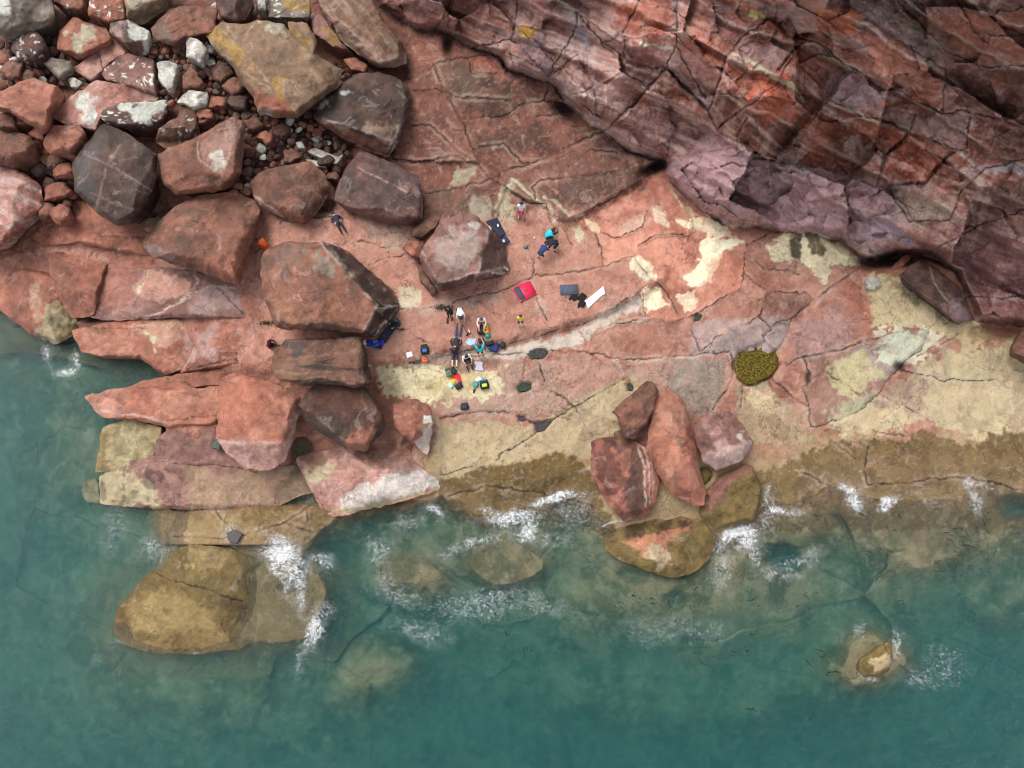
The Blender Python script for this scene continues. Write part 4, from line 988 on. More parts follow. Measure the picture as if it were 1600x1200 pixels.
boulder("large pitted red-brown boulder left of the biggest boulder", [(222,384),(228,366),(252,340),(280,318),(320,303),(370,300),(398,312),(406,330),(402,350),(386,400),(374,446),(345,437),(300,420),(270,412),(238,402)], 2.5, 'redbrown', bevel=.16,
        facets=[(300,318,385,300,.02),(395,320,368,440,.055),(225,375,300,425,.03)], patches=[([(222,385),(245,380),(270,405),(240,402)], lin((156,130,128)), 6, 8, .7, .2), ([(300,400),(370,390),(370,440),(330,430)], lin((190,112,84)), 14, 10, .6, .3), ([(270,330),(300,310),(330,330),(290,350)], lin((112,90,82)), 10, 10, .5, .4)])
boulder("biggest boulder, a brown block with dark undercut right faces", [(408,402),(416,390),(445,378),(505,378),(540,390),(580,424),(612,452),(625,474),(622,486),(586,527),(566,522),(505,516),(450,516),(430,510),(418,480),(408,455)], 3.2, 'redbrown',
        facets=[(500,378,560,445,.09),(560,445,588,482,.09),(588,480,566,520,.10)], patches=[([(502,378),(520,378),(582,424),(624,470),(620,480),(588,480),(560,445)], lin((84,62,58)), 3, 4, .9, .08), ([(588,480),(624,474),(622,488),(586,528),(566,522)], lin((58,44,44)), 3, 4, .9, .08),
        ([(480,395),(530,400),(530,430),(490,430)], lin((166,156,140)), 8, 14, .6, .55), ([(420,470),(520,470),(550,510),(430,508)], lin((166,106,80)), 14, 14, .6, .35), ([(430,380),(480,382),(470,420),(420,420)], lin((130,104,96)), 12, 12, .5, .3)],
        edgecol=lin((206,182,176)), streaks=[([(590,482),(622,477)], 1.6, lin((224,212,204)), .8), ([(620,484),(586,524)], 1.5, lin((210,196,190)), .6)], lean=.2)
boulder("dark block with pale horizontal bedding under the biggest boulder", [(424,574),(428,545),(446,531),(500,528),(566,526),(572,545),(582,600),(560,606),(505,600),(470,604),(434,592)], 1.9, 'brown', stripes=(0.03, 7, lin((66,58,56)), .8), facets=[(425,582,520,592,.04),(562,528,575,600,.07)],
        patches=[([(562,528),(570,530),(582,600),(572,604)], lin((56,44,42)), 3, 4, .8, .1), ([(440,535),(480,530),(470,560)], lin((80,78,82)), 8, 8, .6, .3)], streaks=[([(430,562),(500,556),(560,548)], 1.5, lin((156,120,96)), .6), ([(430,580),(480,584)], 2, lin((160,134,100)), .6)])
boulder("dark maroon boulder leaning over the pink wet boulder", [(465,632),(482,610),(500,592),(530,580),(560,590),(578,612),(600,650),(602,668),(585,690),(570,706),(545,702),(505,680),(478,660)], 1.9, 'dark', lift=.5,
        facets=[(468,632,545,690,.05),(560,600,590,690,.02)], patches=[([(490,590),(560,595),(600,655),(580,690),(530,660),(490,640)], lin((112,68,56)), 12, 14, .7, .3), ([(540,680),(595,665),(575,704),(545,704)], lin((176,106,86)), 5, 7, .85, .2), ([(500,640),(560,650),(540,680),(500,660)], lin((74,54,52)), 8, 8, .6, .3)], edgecol=lin((150,112,100)))
boulder("rough orange boulder with smooth pink wave-washed foot", [(338,684),(340,640),(341,608),(346,590),(366,583),(400,590),(440,604),(472,622),(466,650),(458,690),(446,722),(420,736),(386,733),(352,708)], 2.0, 'pale_red', bevel=.16, facets=[(340,690,460,695,.035),(455,620,440,730,.05)],
        patches=[([(338,688),(400,690),(460,686),(446,724),(420,738),(384,735),(350,708)], lin((208,150,142)), 5, 6, .9, .12), ([(350,600),(440,610),(450,660),(360,670)], lin((192,112,84)), 14, 12, .5, .3), ([(452,655),(474,640),(470,690),(455,705)], lin((190,150,146)), 5, 5, .7, .2)], streaks=[([(345,690),(380,692),(388,728)], 2, lin((226,190,184)), .7)], edgecol=lin((214,150,128)))
boulder("pink and white wave-polished boulder at the water's edge", [(460,716),(490,706),(520,702),(560,690),(598,675),(640,682),(668,712),(692,750),(686,766),(640,780),(600,790),(560,800),(522,809),(506,802),(485,765),(472,740)], 1.5, 'pink', base=.05, deep=1.5, wet=.3, bevel=.16,
        facets=[(500,790,600,720,.02),(600,735,680,735,.03),(560,690,640,690,.02)], patches=[([(520,800),(550,765),(600,742),(660,738),(690,758),(640,778),(560,798)], lin((232,214,210)), 5, 10, .92, .2), ([(475,735),(500,720),(525,726),(510,745),(485,752)], lin((208,190,150)), 3, 7, .85, .3), ([(585,705),(606,698),(602,712),(585,716)], lin((214,200,164)), 3, 4, .9, .2),
        ([(560,695),(640,685),(660,725),(600,740),(560,720)], lin((150,100,84)), 8, 8, .7, .25), ([(505,800),(560,790),(688,762),(640,784),(560,804)], lin((176,150,100)), 4, 5, .8, .25), ([(462,716),(520,702),(540,705),(490,730)], lin((150,96,82)), 5, 6, .7, .3)])
boulder("small red and white boulder with a white splash beside the platform", [(612,632),(650,622),(672,636),(678,662),(668,712),(652,700),(640,690),(614,670)], 1.6, 'red', facets=[(640,680,675,655,.05)], patches=[([(645,690),(675,660),(668,712)], lin((226,200,194)), 4, 5, .9, .15), ([(660,648),(675,648),(676,660),(664,660)], GW, 2, 3, .98, .05), ([(630,622),(670,625),(660,640),(630,635)], BROWN, 5, 5, .5, .3)])
boulder("pale mauve boulder with dark overhanging right side, navy pad behind", [(655,402),(664,380),(690,346),(720,332),(742,336),(770,362),(790,384),(796,420),(782,434),(735,442),(705,452),(690,456),(682,450),(664,425)], 2.4, 'mauve',
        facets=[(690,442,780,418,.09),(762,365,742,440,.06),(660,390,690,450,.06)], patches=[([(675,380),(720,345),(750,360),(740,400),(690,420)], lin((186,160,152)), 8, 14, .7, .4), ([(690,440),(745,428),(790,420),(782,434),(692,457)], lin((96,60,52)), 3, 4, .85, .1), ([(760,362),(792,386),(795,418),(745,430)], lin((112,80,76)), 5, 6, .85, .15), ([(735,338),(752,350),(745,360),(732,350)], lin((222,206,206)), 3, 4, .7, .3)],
        edgecol=lin((206,182,178)), streaks=[([(790,418),(796,424),(770,428)], 1.8, lin((230,222,220)), .8)])
boulder("small red rock wedged at the pale mauve boulder's left", [(628,386),(645,376),(664,374),(660,396),(652,406),(638,398)], .8, 'red')
boulder("flat red rock in shade behind the pale mauve boulder", [(640,362),(660,345),(690,335),(684,352),(662,372),(646,372)], .9, 'brown')
ledge([(650,405),(664,428),(684,455),(676,462),(656,436)], .6, 'brown', ground(665,430))

# -- the seaward cluster
boulder("wedge-shaped red boulder at the head of the seaward cluster", [(955,642),(985,618),(1010,596),(1022,598),(1028,610),(1022,640),(1008,665),(990,687),(974,682),(966,655)], 1.5, 'redbrown', facets=[(962,650,1015,640,.02),(985,665,1020,645,.05)], stripes=(-.8, 8, lin((120,84,72)), .5))
boulder("longest red boulder standing in the middle of the seaward cluster", [(1026,614),(1046,608),(1068,625),(1078,660),(1092,722),(1103,772),(1100,790),(1082,791),(1050,772),(1026,738),(1010,700),(1015,668)], 2.1, 'pale_red', bevel=.18, facets=[(1030,620,1095,780,.012),(1068,625,1098,770,.06)],
        patches=[([(1050,640),(1075,650),(1080,720),(1055,690)], lin((140,92,78)), 8, 14, .55, .4), ([(1025,620),(1050,615),(1060,640),(1035,650)], lin((186,120,100)), 6, 6, .5, .2), ([(1050,730),(1085,740),(1075,775),(1050,760)], lin((126,84,72)), 8, 10, .5, .4)], edgecol=lin((150,130,106)))
boulder("pitted boulder with dark and white banding at the left of the seaward cluster", [(923,692),(932,685),(955,682),(985,686),(1010,698),(1022,712),(1030,755),(1024,788),(1014,804),(976,814),(960,800),(940,772),(924,742)], 1.9, 'red', base=.35, deep=1.2, bevel=.16, facets=[(985,690,975,810,.015),(1010,700,1015,800,.05)],
        patches=[([(925,690),(960,690),(985,740),(985,810),(940,775)], lin((168,96,80)), 6, 6, .7, .2), ([(925,700),(965,700),(980,780),(945,760)], lin((96,58,52)), 3, 14, .6, .72), ([(968,700),(1000,705),(1010,760),(1000,805),(980,808),(985,740)], lin((104,76,68)), 6, 6, .85, .2), ([(940,684),(990,688),(1005,705),(960,705)], lin((86,62,58)), 6, 6, .7, .2)],
        streaks=[([(996,700),(1008,730),(1008,790)], 1.6, lin((226,200,194)), .85), ([(1006,700),(1016,735),(1015,785)], 1.4, lin((226,200,194)), .8), ([(1014,712),(1022,745),(1020,780)], 1.2, lin((220,180,172)), .6)])
boulder("rounded pink boulder with white streaks at the right of the seaward cluster", [(1085,668),(1092,655),(1106,645),(1140,643),(1160,662),(1176,690),(1172,706),(1158,722),(1118,736),(1100,722),(1088,695)], 1.6, 'mauve', bevel=.28, patches=[([(1120,690),(1170,690),(1160,722),(1118,735),(1100,715)], lin((222,178,172)), 8, 8, .85, .2), ([(1100,648),(1150,650),(1160,670),(1110,670)], lin((130,82,74)), 8, 8, .6, .3), ([(1142,680),(1165,672),(1160,692)], lin((230,214,204)), 3, 6, .8, .4)])
boulder("split red and olive-brown algae boulder below the pink one", [(1085,792),(1102,768),(1120,746),(1160,726),(1176,727),(1191,762),(1188,790),(1180,812),(1120,826),(1100,815)], 1.1, 'algae', base=.1, deep=1.2, patches=[([(1098,780),(1120,745),(1165,722),(1180,730),(1150,752),(1118,785),(1112,812)], lin((150,92,88)), 3, 7, .92, .12)], facets=[(1112,820,1110,770,.04)])
boulder("lens-shaped red and olive boulder lying furthest out in the water", [(943,852),(950,836),(975,824),(1010,812),(1060,806),(1100,814),(1118,836),(1120,852),(1104,880),(1080,896),(1056,904),(1022,896),(975,878),(952,866)], 1.1, 'algae', base=-.05, deep=1.5, bevel=.2,
        facets=[(950,848,1090,828,.04),(960,866,1050,896,.05)], patches=[([(962,846),(1010,832),(1085,820),(1065,836),(1040,850),(1038,876),(1000,868)], lin((194,118,92)), 4, 7, .92, .12), ([(1000,860),(1020,842),(1040,872),(1030,884)], lin((206,178,140)), 4, 8, .85, .3), ([(945,850),(990,822),(1060,812),(1085,818),(1010,834),(965,848)], lin((84,62,46)), 4, 10, .8, .5)])
boulder("small olive boulder between the longest boulder and the pink one", [(1090,735),(1108,730),(1116,742),(1100,765),(1094,755)], .6, 'algae', bevel=.3)
boulder("tiny dark rock at the foot of the wedge-shaped boulder", [(958,676),(970,670),(985,690),(962,690)], .5, 'brown')
boulder("dark maroon slab wedged under the cliff at the right", [(1405,432),(1422,416),(1436,405),(1462,418),(1490,440),(1506,456),(1523,500),(1494,507),(1470,488),(1436,458)], 1.5, 'purple', facets=[(1462,418,1505,500,.05)], patches=[([(1484,478),(1500,470),(1515,500),(1496,504)], lin((150,120,132)), 4, 5, .7, .2)], streaks=[([(1450,412),(1458,440),(1480,470)], 1.8, lin((186,156,110)), .6)])
boulder("dark red block at the right edge above the cream shore", [(1576,548),(1590,520),(1604,505),(1660,500),(1660,600),(1612,572)], 1.6, 'brown', stripes=(-.7, 8, lin((140,84,76)), .6))
boulder("rounded white stone in the cleft under the cliff", [(1352,436),(1362,430),(1374,434),(1378,446),(1366,454),(1354,450)], .5, 'white', bevel=.3)
boulder("long red splinter lying in the cleft under the cliff", [(1380,430),(1414,398),(1424,398),(1420,408),(1392,434)], .5, 'red')
boulder("lone barnacled rock standing out in the open sea", [(1338,1042),(1345,1028),(1365,1018),(1388,1000),(1393,1002),(1394,1030),(1388,1048),(1376,1057),(1350,1058)], .75, 'algae', base=-.2, deep=1.5, facets=[(1360,1030,1362,1058,.03),(1388,1010,1386,1050,.04)], patches=[([(1360,1028),(1388,1018),(1394,1036),(1382,1052),(1361,1055)], lin((208,176,132)), 3, 5, .92, .15)])

# -- cobbles and smaller stones filling the gaps of the rubble field
rubble = tag(empty("rubble_bed"), kind="structure", label="bed of red cobbles and broken stones between the upper left boulders")
def stone_mesh(k):
    bm = bmesh.new(); bmesh.ops.create_icosphere(bm, subdivisions=2, radius=1.0)
    r = random.Random(k)
    pl = [Vector((r.uniform(-1, 1), r.uniform(-1, 1), r.uniform(-.6, 1))).normalized() for _ in range(9)]
    off = [r.uniform(.55, .85) for _ in pl]
    for v in bm.verts:
        for nrm, o in zip(pl, off):
            d = v.co.dot(nrm) - o
            if d > 0: v.co -= nrm * d * .9
        v.co *= 1 + r.uniform(-.03, .03)
    me = bpy.data.meshes.new("cobble"); bm.to_mesh(me); bm.free()
    return me
COBBLE = [lin((150,86,70)), lin((126,78,66)), lin((110,84,74)), lin((168,100,80)), lin((96,64,58)), lin((134,98,88)), lin((222,216,206)), lin((78,56,52))]
cob_var = []
for ci, colr in enumerate(COBBLE):
    for k in range(3):
        me = stone_mesh(ci * 10 + k)
        a = me.attributes.new("rock_colour", 'FLOAT_COLOR', 'POINT')
        r = random.Random(ci + k)
        for d in a.data: d.color = (*weathered(colr * r.uniform(.8, 1.15)), 1)
        w = me.attributes.new("wetness", 'FLOAT', 'POINT')
        for d in w.data: d.value = 0.12
        me.materials.append(ROCK); cob_var.append((ci, me))
def in_poly(u, v, poly):
    return sdf_poly(np.array([float(u)]), np.array([float(v)]), poly)[0] < 0
rng = random.Random(5)
def scatter(poly, n, rmin, rmax, white=0.05, name="cobble", pile=0.0):
    pp = np.array(poly); placed = []
    tries = 0
    while len(placed) < n and tries < n * 40:
        tries += 1
        u, v = rng.uniform(pp[:, 0].min(), pp[:, 0].max()), rng.uniform(pp[:, 1].min(), pp[:, 1].max())
        if not in_poly(u, v, poly): continue
        rad = rmin * (rmax / rmin) ** rng.random()
        if any((u - a) ** 2 + (v - b) ** 2 < (0.8 * (rad + c)) ** 2 for a, b, c in placed): continue
        if any(in_poly(u, v, o) for o, _ in ROCKS): continue
        placed.append((u, v, rad))
        ci = 6 if rng.random() < white else rng.choice([0, 1, 2, 3, 4, 5, 7])
        me = rng.choice([m for c_, m in cob_var if c_ == ci])
        ob = bpy.data.objects.new(name, me); COL.objects.link(ob); ob.parent = rubble
        rm = rad / 21.0
        ob.location = spot(u, v, rm * .35 + .35 + pile * rng.random())
        ob.scale = (rm * rng.uniform(.85, 1.25), rm * rng.uniform(.8, 1.1), rm * rng.uniform(.6, .9))
        ob.rotation_euler = (rng.uniform(-.4, .4), rng.uniform(-.4, .4), rng.uniform(0, 6.28))
scatter([(384,184),(420,186),(500,195),(548,238),(528,268),(505,268),(440,262),(400,272),(384,300)], 150, 4, 9, .07, pile=.25)
scatter([(236,66),(290,58),(340,55),(365,105),(400,160),(400,184),(384,186),(330,185),(305,160),(240,165)], 140, 4, 9, .06, pile=.2)
scatter([(0,60),(90,60),(120,100),(130,130),(40,130),(0,140)], 45, 5, 11, .1)
scatter([(50,205),(115,240),(112,300),(120,335),(70,345),(60,260)], 30, 6, 13, .02)
scatter([(270,10),(420,10),(420,40),(330,50)], 25, 5, 10, .2)
scatter([(520,100),(560,100),(500,160),(470,184),(430,184),(500,190),(480,190)], 25, 4, 8, .03)
# bright white splinters on the cobbles
for o, h in (([(478,236),(492,230),(530,246),(526,252),(505,250)], .35), ([(462,222),(472,220),(478,232),(466,232)], .3), ([(476,248),(500,252),(512,262),(490,260)], .3), ([(486,216),(500,212),(498,224)], .3), ([(105,122),(115,120),(130,128),(122,138),(110,136)], .4), ([(320,95),(332,92),(338,100),(326,104)], .3), ([(512,250),(538,240),(525,258)], .3)):
    rock("splintered_stone", o, h, 'white', parent=rubble, guano=.3, lift=.75, jit=.6)
# medium stones where the gaps still show
for k, (u, v, rr, p) in enumerate(((100,265,17,'red'),(88,300,20,'red'),(72,330,16,'redbrown'),(95,335,16,'red'),(20,110,16,'redbrown'),(45,120,14,'brown'),(10,190,18,'redbrown'),(35,188,14,'red'),(85,252,14,'brown'),(345,115,16,'brown'),(365,135,16,'redbrown'),(372,160,15,'dark'),(320,178,14,'red'),
        (338,160,13,'red'),(318,185,12,'redbrown'),(395,195,12,'brown'),(355,75,13,'redbrown'),(222,105,9,'red'),(240,80,8,'red'),(345,55,12,'redbrown'),(120,15,10,'redbrown'),(100,115,12,'brown'),(385,300,9,'red'),(365,305,9,'red'),(372,292,8,'pink'),(520,275,10,'brown'),(508,250,14,'dark'),(455,245,13,'brown'),(440,205,13,'brown'),(415,215,12,'red'),(60,210,12,'red'),(130,135,10,'redbrown'))):
    o = [(u + rr * (1 + .25 * math.sin(a * 3 + k)) * math.cos(a) * 1.15, v + rr * (1 + .25 * math.cos(a * 2 + k)) * math.sin(a) * .9) for a in np.linspace(0, 2 * math.pi, 8, endpoint=False)]
    rock("stone", o, rr / 20.0, p, parent=rubble, bevel=.2, lift=.5)

# ------------------------------------------------------------------ the sea
def water_material():
    m = bpy.data.materials.new("sea_water"); m.use_nodes = True
    nt = m.node_tree; nt.nodes.clear(); L = nt.links.new
    out = N(nt, "ShaderNodeOutputMaterial")
    geo = N(nt, "ShaderNodeNewGeometry")
    mp = N(nt, "ShaderNodeMapping"); mp.inputs["Scale"].default_value = (1.0, 1.6, 1.0); mp.inputs["Rotation"].default_value = (0, 0, 0.5)
    L(geo.outputs["Position"], mp.inputs["Vector"])
    n1 = N(nt, "ShaderNodeTexNoise", Scale=1.3, Detail=6.0, Roughness=0.65, Distortion=0.8)
    n2 = N(nt, "ShaderNodeTexNoise", Scale=5.5, Detail=4.0, Roughness=0.6, Distortion=0.5)
    L(mp.outputs[0], n1.inputs["Vector"]); L(mp.outputs[0], n2.inputs["Vector"])
    b1 = N(nt, "ShaderNodeBump", Strength=0.6, Distance=0.30); L(n1.outputs[0], b1.inputs["Height"])
    b2 = N(nt, "ShaderNodeBump", Strength=0.65, Distance=0.14); L(n2.outputs[0], b2.inputs["Height"]); L(b1.outputs[0], b2.inputs["Normal"])
    gl = N(nt, "ShaderNodeBsdfGlossy", Roughness=0.04); L(b2.outputs[0], gl.inputs["Normal"])
    tr = N(nt, "ShaderNodeBsdfTransparent")
    fr = N(nt, "ShaderNodeFresnel", IOR=1.33); L(b2.outputs[0], fr.inputs["Normal"])
    mx = N(nt, "ShaderNodeMixShader"); L(fr.outputs[0], mx.inputs[0]); L(tr.outputs[0], mx.inputs[1]); L(gl.outputs[0], mx.inputs[2])
    L(mx.outputs[0], out.inputs["Surface"])
    vs = N(nt, "ShaderNodeVolumeScatter", Density=0.16, Anisotropy=0.0); vs.inputs["Color"].default_value = (0.08, 0.50, 0.53, 1)
    va = N(nt, "ShaderNodeVolumeAbsorption", Density=0.40); va.inputs["Color"].default_value = (0.16, 0.70, 0.70, 1)
    ad = N(nt, "ShaderNodeAddShader"); L(vs.outputs[0], ad.inputs[0]); L(va.outputs[0], ad.inputs[1]); L(ad.outputs[0], out.inputs["Volume"])
    return m

bm = bmesh.new()
bmesh.ops.create_cube(bm, size=1.0)
for v in bm.verts:
    v.co = Vector((v.co.x * 160, v.co.y * 110 - 12, -10.0 if v.co.z < 0 else 0.0))
me = bpy.data.meshes.new("sea"); bm.to_mesh(me); bm.free()
me.materials.append(water_material())
sea = bpy.data.objects.new("sea", me); COL.objects.link(sea)
tag(sea, kind="structure", label="green and teal sea water, clear in the shallows and deep below")

# ---- foam lying on the water and washing over the low rock
def foam_material():
    m = bpy.data.materials.new("sea_foam"); m.use_nodes = True
    nt = m.node_tree; nt.nodes.clear(); L = nt.links.new
    out = N(nt, "ShaderNodeOutputMaterial")
    geo = N(nt, "ShaderNodeNewGeometry"); at = N(nt, "ShaderNodeAttribute", attribute_name="foam")
    wob = N(nt, "ShaderNodeTexNoise", Scale=1.6, Detail=4.0)
    L(geo.outputs["Position"], wob.inputs["Vector"])
    add = N(nt, "ShaderNodeVectorMath", operation='ADD'); L(geo.outputs["Position"], add.inputs[0]); L(wob.outputs["Color"], add.inputs[1])
    vo = N(nt, "ShaderNodeTexNoise", Scale=2.6, Detail=5.0, Roughness=0.62, Distortion=1.2); L(add.outputs[0], vo.inputs["Vector"])
    rd = N(nt, "ShaderNodeMath", operation='SUBTRACT'); L(vo.outputs[0], rd.inputs[0]); rd.inputs[1].default_value = 0.5
    ra = N(nt, "ShaderNodeMath", operation='ABSOLUTE'); L(rd.outputs[0], ra.inputs[0])
    no = N(nt, "ShaderNodeTexNoise", Scale=8.0, Detail=9.0, Roughness=0.75, Distortion=1.2); L(geo.outputs["Position"], no.inputs["Vector"])
    # lace: strong on the cell walls, broken by fine noise, filled in where the foam is thick
    w = N(nt, "ShaderNodeMapRange"); w.inputs[1].default_value = 0.0; w.inputs[2].default_value = 0.05; w.inputs[3].default_value = 0.42; w.inputs[4].default_value = 0.0
    L(ra.outputs[0], w.inputs[0])
    s1 = N(nt, "ShaderNodeMath", operation='ADD'); L(w.outputs[0], s1.inputs[0]); L(no.outputs[0], s1.inputs[1])
    s2 = N(nt, "ShaderNodeMath", operation='MULTIPLY_ADD'); L(at.outputs["Fac"], s2.inputs[0]); s2.inputs[1].default_value = 0.60; L(s1.outputs[0], s2.inputs[2])
    al = N(nt, "ShaderNodeMapRange"); al.inputs[1].default_value = 0.84; al.inputs[2].default_value = 1.42; L(s2.outputs[0], al.inputs[0])
    sq = N(nt, "ShaderNodeMath", operation='POWER'); L(at.outputs["Fac"], sq.inputs[0]); sq.inputs[1].default_value = 3.0
    veil = N(nt, "ShaderNodeMath", operation='MULTIPLY'); L(sq.outputs[0], veil.inputs[0]); L(no.outputs[0], veil.inputs[1])
    mxa = N(nt, "ShaderNodeMath", operation='MAXIMUM'); L(al.outputs[0], mxa.inputs[0]); L(veil.outputs[0], mxa.inputs[1])
    df = N(nt, "ShaderNodeBsdfDiffuse"); df.inputs["Color"].default_value = (0.84, 0.86, 0.86, 1)
    bp = N(nt, "ShaderNodeBump", Strength=0.6, Distance=0.1); L(no.outputs[0], bp.inputs["Height"]); L(bp.outputs[0], df.inputs["Normal"])
    tr = N(nt, "ShaderNodeBsdfTransparent")
    mx = N(nt, "ShaderNodeMixShader"); L(mxa.outputs[0], mx.inputs[0]); L(tr.outputs[0], mx.inputs[1]); L(df.outputs[0], mx.inputs[2])
    L(mx.outputs[0], out.inputs["Surface"])
    return m

FOAM = [  # centre, radii, turn, density
 (436,866,30,28,0,1.0),(455,895,30,14,.8,.7),(405,915,34,14,-.6,.8),(470,930,10,40,-.2,.5),(420,900,16,26,.5,.8),(388,932,44,9,-.35,.85),(440,915,14,44,-.1,.55),(462,880,26,10,.4,.6),(490,985,16,34,.35,.75),(478,1025,8,30,.5,.4),(505,955,16,18,.2,.4),
 (868,778,46,7,-.1,.9),(800,806,48,13,-.12,.8),(826,826,15,22,0,.8),(770,800,26,9,0,.65),(900,800,40,18,.2,.3),(850,840,50,14,0,.3),
 (1152,834,34,10,-.25,1.05),(1172,850,22,20,.2,.8),(1180,870,14,28,-.3,.5),(1215,797,18,9,0,.95),(1240,805,26,10,.2,.4),(1226,714,20,16,-.5,.72),(1196,760,5,46,.12,.65),(1200,800,16,30,.2,.4),(1130,885,20,34,.2,.42),(1120,855,14,12,0,.5),
 (1322,760,18,9,.4,.95),(1338,780,16,20,-.3,.8),(1392,787,18,7,-.4,.9),(1514,756,12,9,-.6,.75),(1524,778,9,26,-.25,.5),(1450,783,24,5,.2,.4),(1545,760,24,4,.2,.5),(1290,700,12,8,.5,.5),
 (104,580,22,10,-.3,.75),(72,552,9,20,.2,.6),(122,562,8,10,0,.5),
 (592,862,26,20,-.4,.42),(676,796,14,8,.3,.75),(690,806,10,12,0,.6),(740,850,60,10,-.25,.45),(640,815,30,12,-.4,.35),(755,945,80,22,-.1,.34),(655,985,46,14,.25,.36),(620,925,50,16,.35,.30),(830,940,50,18,.3,.30),(600,905,26,12,.4,.25),
 (1245,880,40,14,-.3,.42),(1215,900,40,10,.2,.4),(1400,1010,8,22,0,.55),(1352,1058,18,7,.4,.5),(1340,985,10,18,0,.4),(1475,1040,40,30,0,.20),(1440,1060,34,12,.3,.28),
 (240,858,22,22,0,.3),(500,872,24,12,.2,.55),(245,1008,56,5,.12,.6),(330,1012,30,6,-.2,.55),(250,985,60,5,.1,.3),(366,838,17,15,0,.35),(1060,985,80,20,0,.2),(960,815,26,3,-.35,.75),(180,830,20,40,.2,.2)]
fu = np.arange(-30, 1640, 3.0); fv = np.arange(520, 1180, 3.0)
FU, FV = np.meshgrid(fu, fv)
dens = np.zeros(FU.shape)
fwu, fwv = FU + 7 * fbm(FU, FV, 26, 3, 301), FV + 7 * fbm(FU, FV, 26, 3, 302)
for b in FOAM: dens = np.maximum(dens, ell(fwu, fwv, b))
gi = np.clip(((FU - GU0) / GD).round().astype(int), 0, GNU - 1); gj = np.clip(((FV - GV0) / GD).round().astype(int), 0, GNV - 1)
fz = np.where(FV < 1045, Z[gj, gi], -1.0)
for o, top_ in ROCKS:      # no foam on top of the dry boulders
    mn, mxx = o.min(0), o.max(0)
    if mxx[1] < 520: continue
    nr = (FU > mn[0]) & (FU < mxx[0]) & (FV > mn[1]) & (FV < mxx[1])
    if nr.any() and top_ > 0.45:
        dd = np.full(FU.shape, 9.0); dd[nr] = sdf_poly(FU[nr], FV[nr], o); dens[dd < -3] = 0
dens[fz > 0.55] = 0
fz = np.maximum(fz + 0.03, 0.015 + 0.10 * np.clip(dens - .6, 0, 1))
fx, fy = world_xy(FU, FV, fz)
nu_, nv_ = len(fu), len(fv)
q = np.arange((nv_ - 1) * (nu_ - 1)); a_, b_ = q // (nu_ - 1), q % (nu_ - 1)
Fq = np.stack([(a_ + 1) * nu_ + b_, (a_ + 1) * nu_ + b_ + 1, a_ * nu_ + b_ + 1, a_ * nu_ + b_], 1)
Fq = Fq[(dens.ravel()[Fq] > 0.04).any(1)]
idx, inv = np.unique(Fq, return_inverse=True)
foam = mesh_np("sea_foam", np.stack([fx, fy, fz], -1).reshape(-1, 3)[idx], inv.reshape(Fq.shape), mat=foam_material())
at_ = foam.data.attributes.new("foam", 'FLOAT', 'POINT'); at_.data.foreach_set("value", dens.ravel()[idx].astype(np.float32))
tag(foam, "white lacy foam washing along the rocks", "foam", kind="stuff")

# ---- loose weed drifting just under the surface
rng = random.Random(11)
wv_, wf_ = [], []
for (cu, cv, ru, rv, n) in ((1470,820,110,40,60),(1320,800,60,20,14),(1400,870,90,30,22),(1180,945,120,26,26),(1150,1010,90,24,26),(1260,1040,110,40,30),(1540,850,60,50,26),(1060,930,80,20,16),(980,930,30,40,10),(1450,930,110,50,18),(820,980,60,40,8),(1300,1100,120,50,14),(620,880,80,30,12),(1180,1120,60,50,10)):
    for _ in range(int(n * .75)):
        if _ % 4 == 0: ku, kv = rng.gauss(cu, ru * .6), rng.gauss(cv, rv * .6)
        u, v = rng.gauss(ku, 9), rng.gauss(kv, 4)
        p = P3(u, v, -0.06); ang = rng.gauss(-.35, .7); ln = .05 + .32 * rng.random() ** 2.5; wd = rng.uniform(.012, .035)
        b0 = len(wv_); k = 6; bend = rng.uniform(-1.4, 1.4)
        x, y = p.x, p.y
        for i in range(k):
            t = i / (k - 1); an = ang + bend * (t - .5)
            w_ = wd * (0.3 + math.sin(math.pi * min(t + .12, 1)))
            wv_.append((x - math.sin(an) * w_, y + math.cos(an) * w_, -0.06 + .01 * i)); wv_.append((x + math.sin(an) * w_, y - math.cos(an) * w_, -0.075 + .01 * i))
            x += math.cos(an) * ln / k * 2; y += math.sin(an) * ln / k * 2
        for i in range(k - 1): wf_.append((b0 + 2 * i, b0 + 2 * i + 1, b0 + 2 * i + 3, b0 + 2 * i + 2))
weed = mesh_np("drifting_seaweed", wv_, wf_, mat=fabric((34, 42, 20), .5, "seaweed"))
tag(weed, "dark olive scraps of seaweed drifting off the rocks", "seaweed", kind="stuff")

# ------------------------------------------------------------------ rock pools
def pool_material(name, c1, c2, sc=18.0, rough=.08):
    m, nt, bs = new_mat(name); L = nt.links.new
    geo = N(nt, "ShaderNodeNewGeometry"); n = N(nt, "ShaderNodeTexNoise", Scale=sc, Detail=8.0, Roughness=0.7); L(geo.outputs["Position"], n.inputs["Vector"])
    r = N(nt, "ShaderNodeMapRange"); r.inputs[1].default_value = .4; r.inputs[2].default_value = .6; L(n.outputs[0], r.inputs[0])
    mx = N(nt, "ShaderNodeMix", data_type='RGBA'); L(r.outputs[0], mx.inputs[0]); mx.inputs[6].default_value = (*lin(c1), 1); mx.inputs[7].default_value = (*lin(c2), 1)
    L(mx.outputs[2], bs.inputs["Base Color"]); bs.inputs["Roughness"].default_value = rough; bs.inputs["Specular IOR Level"].default_value = .1
    bp = N(nt, "ShaderNodeBump", Strength=.15 if rough > .3 else .08, Distance=.05); L(n.outputs[0], bp.inputs["Height"]); L(bp.outputs[0], bs.inputs["Normal"])
    return m
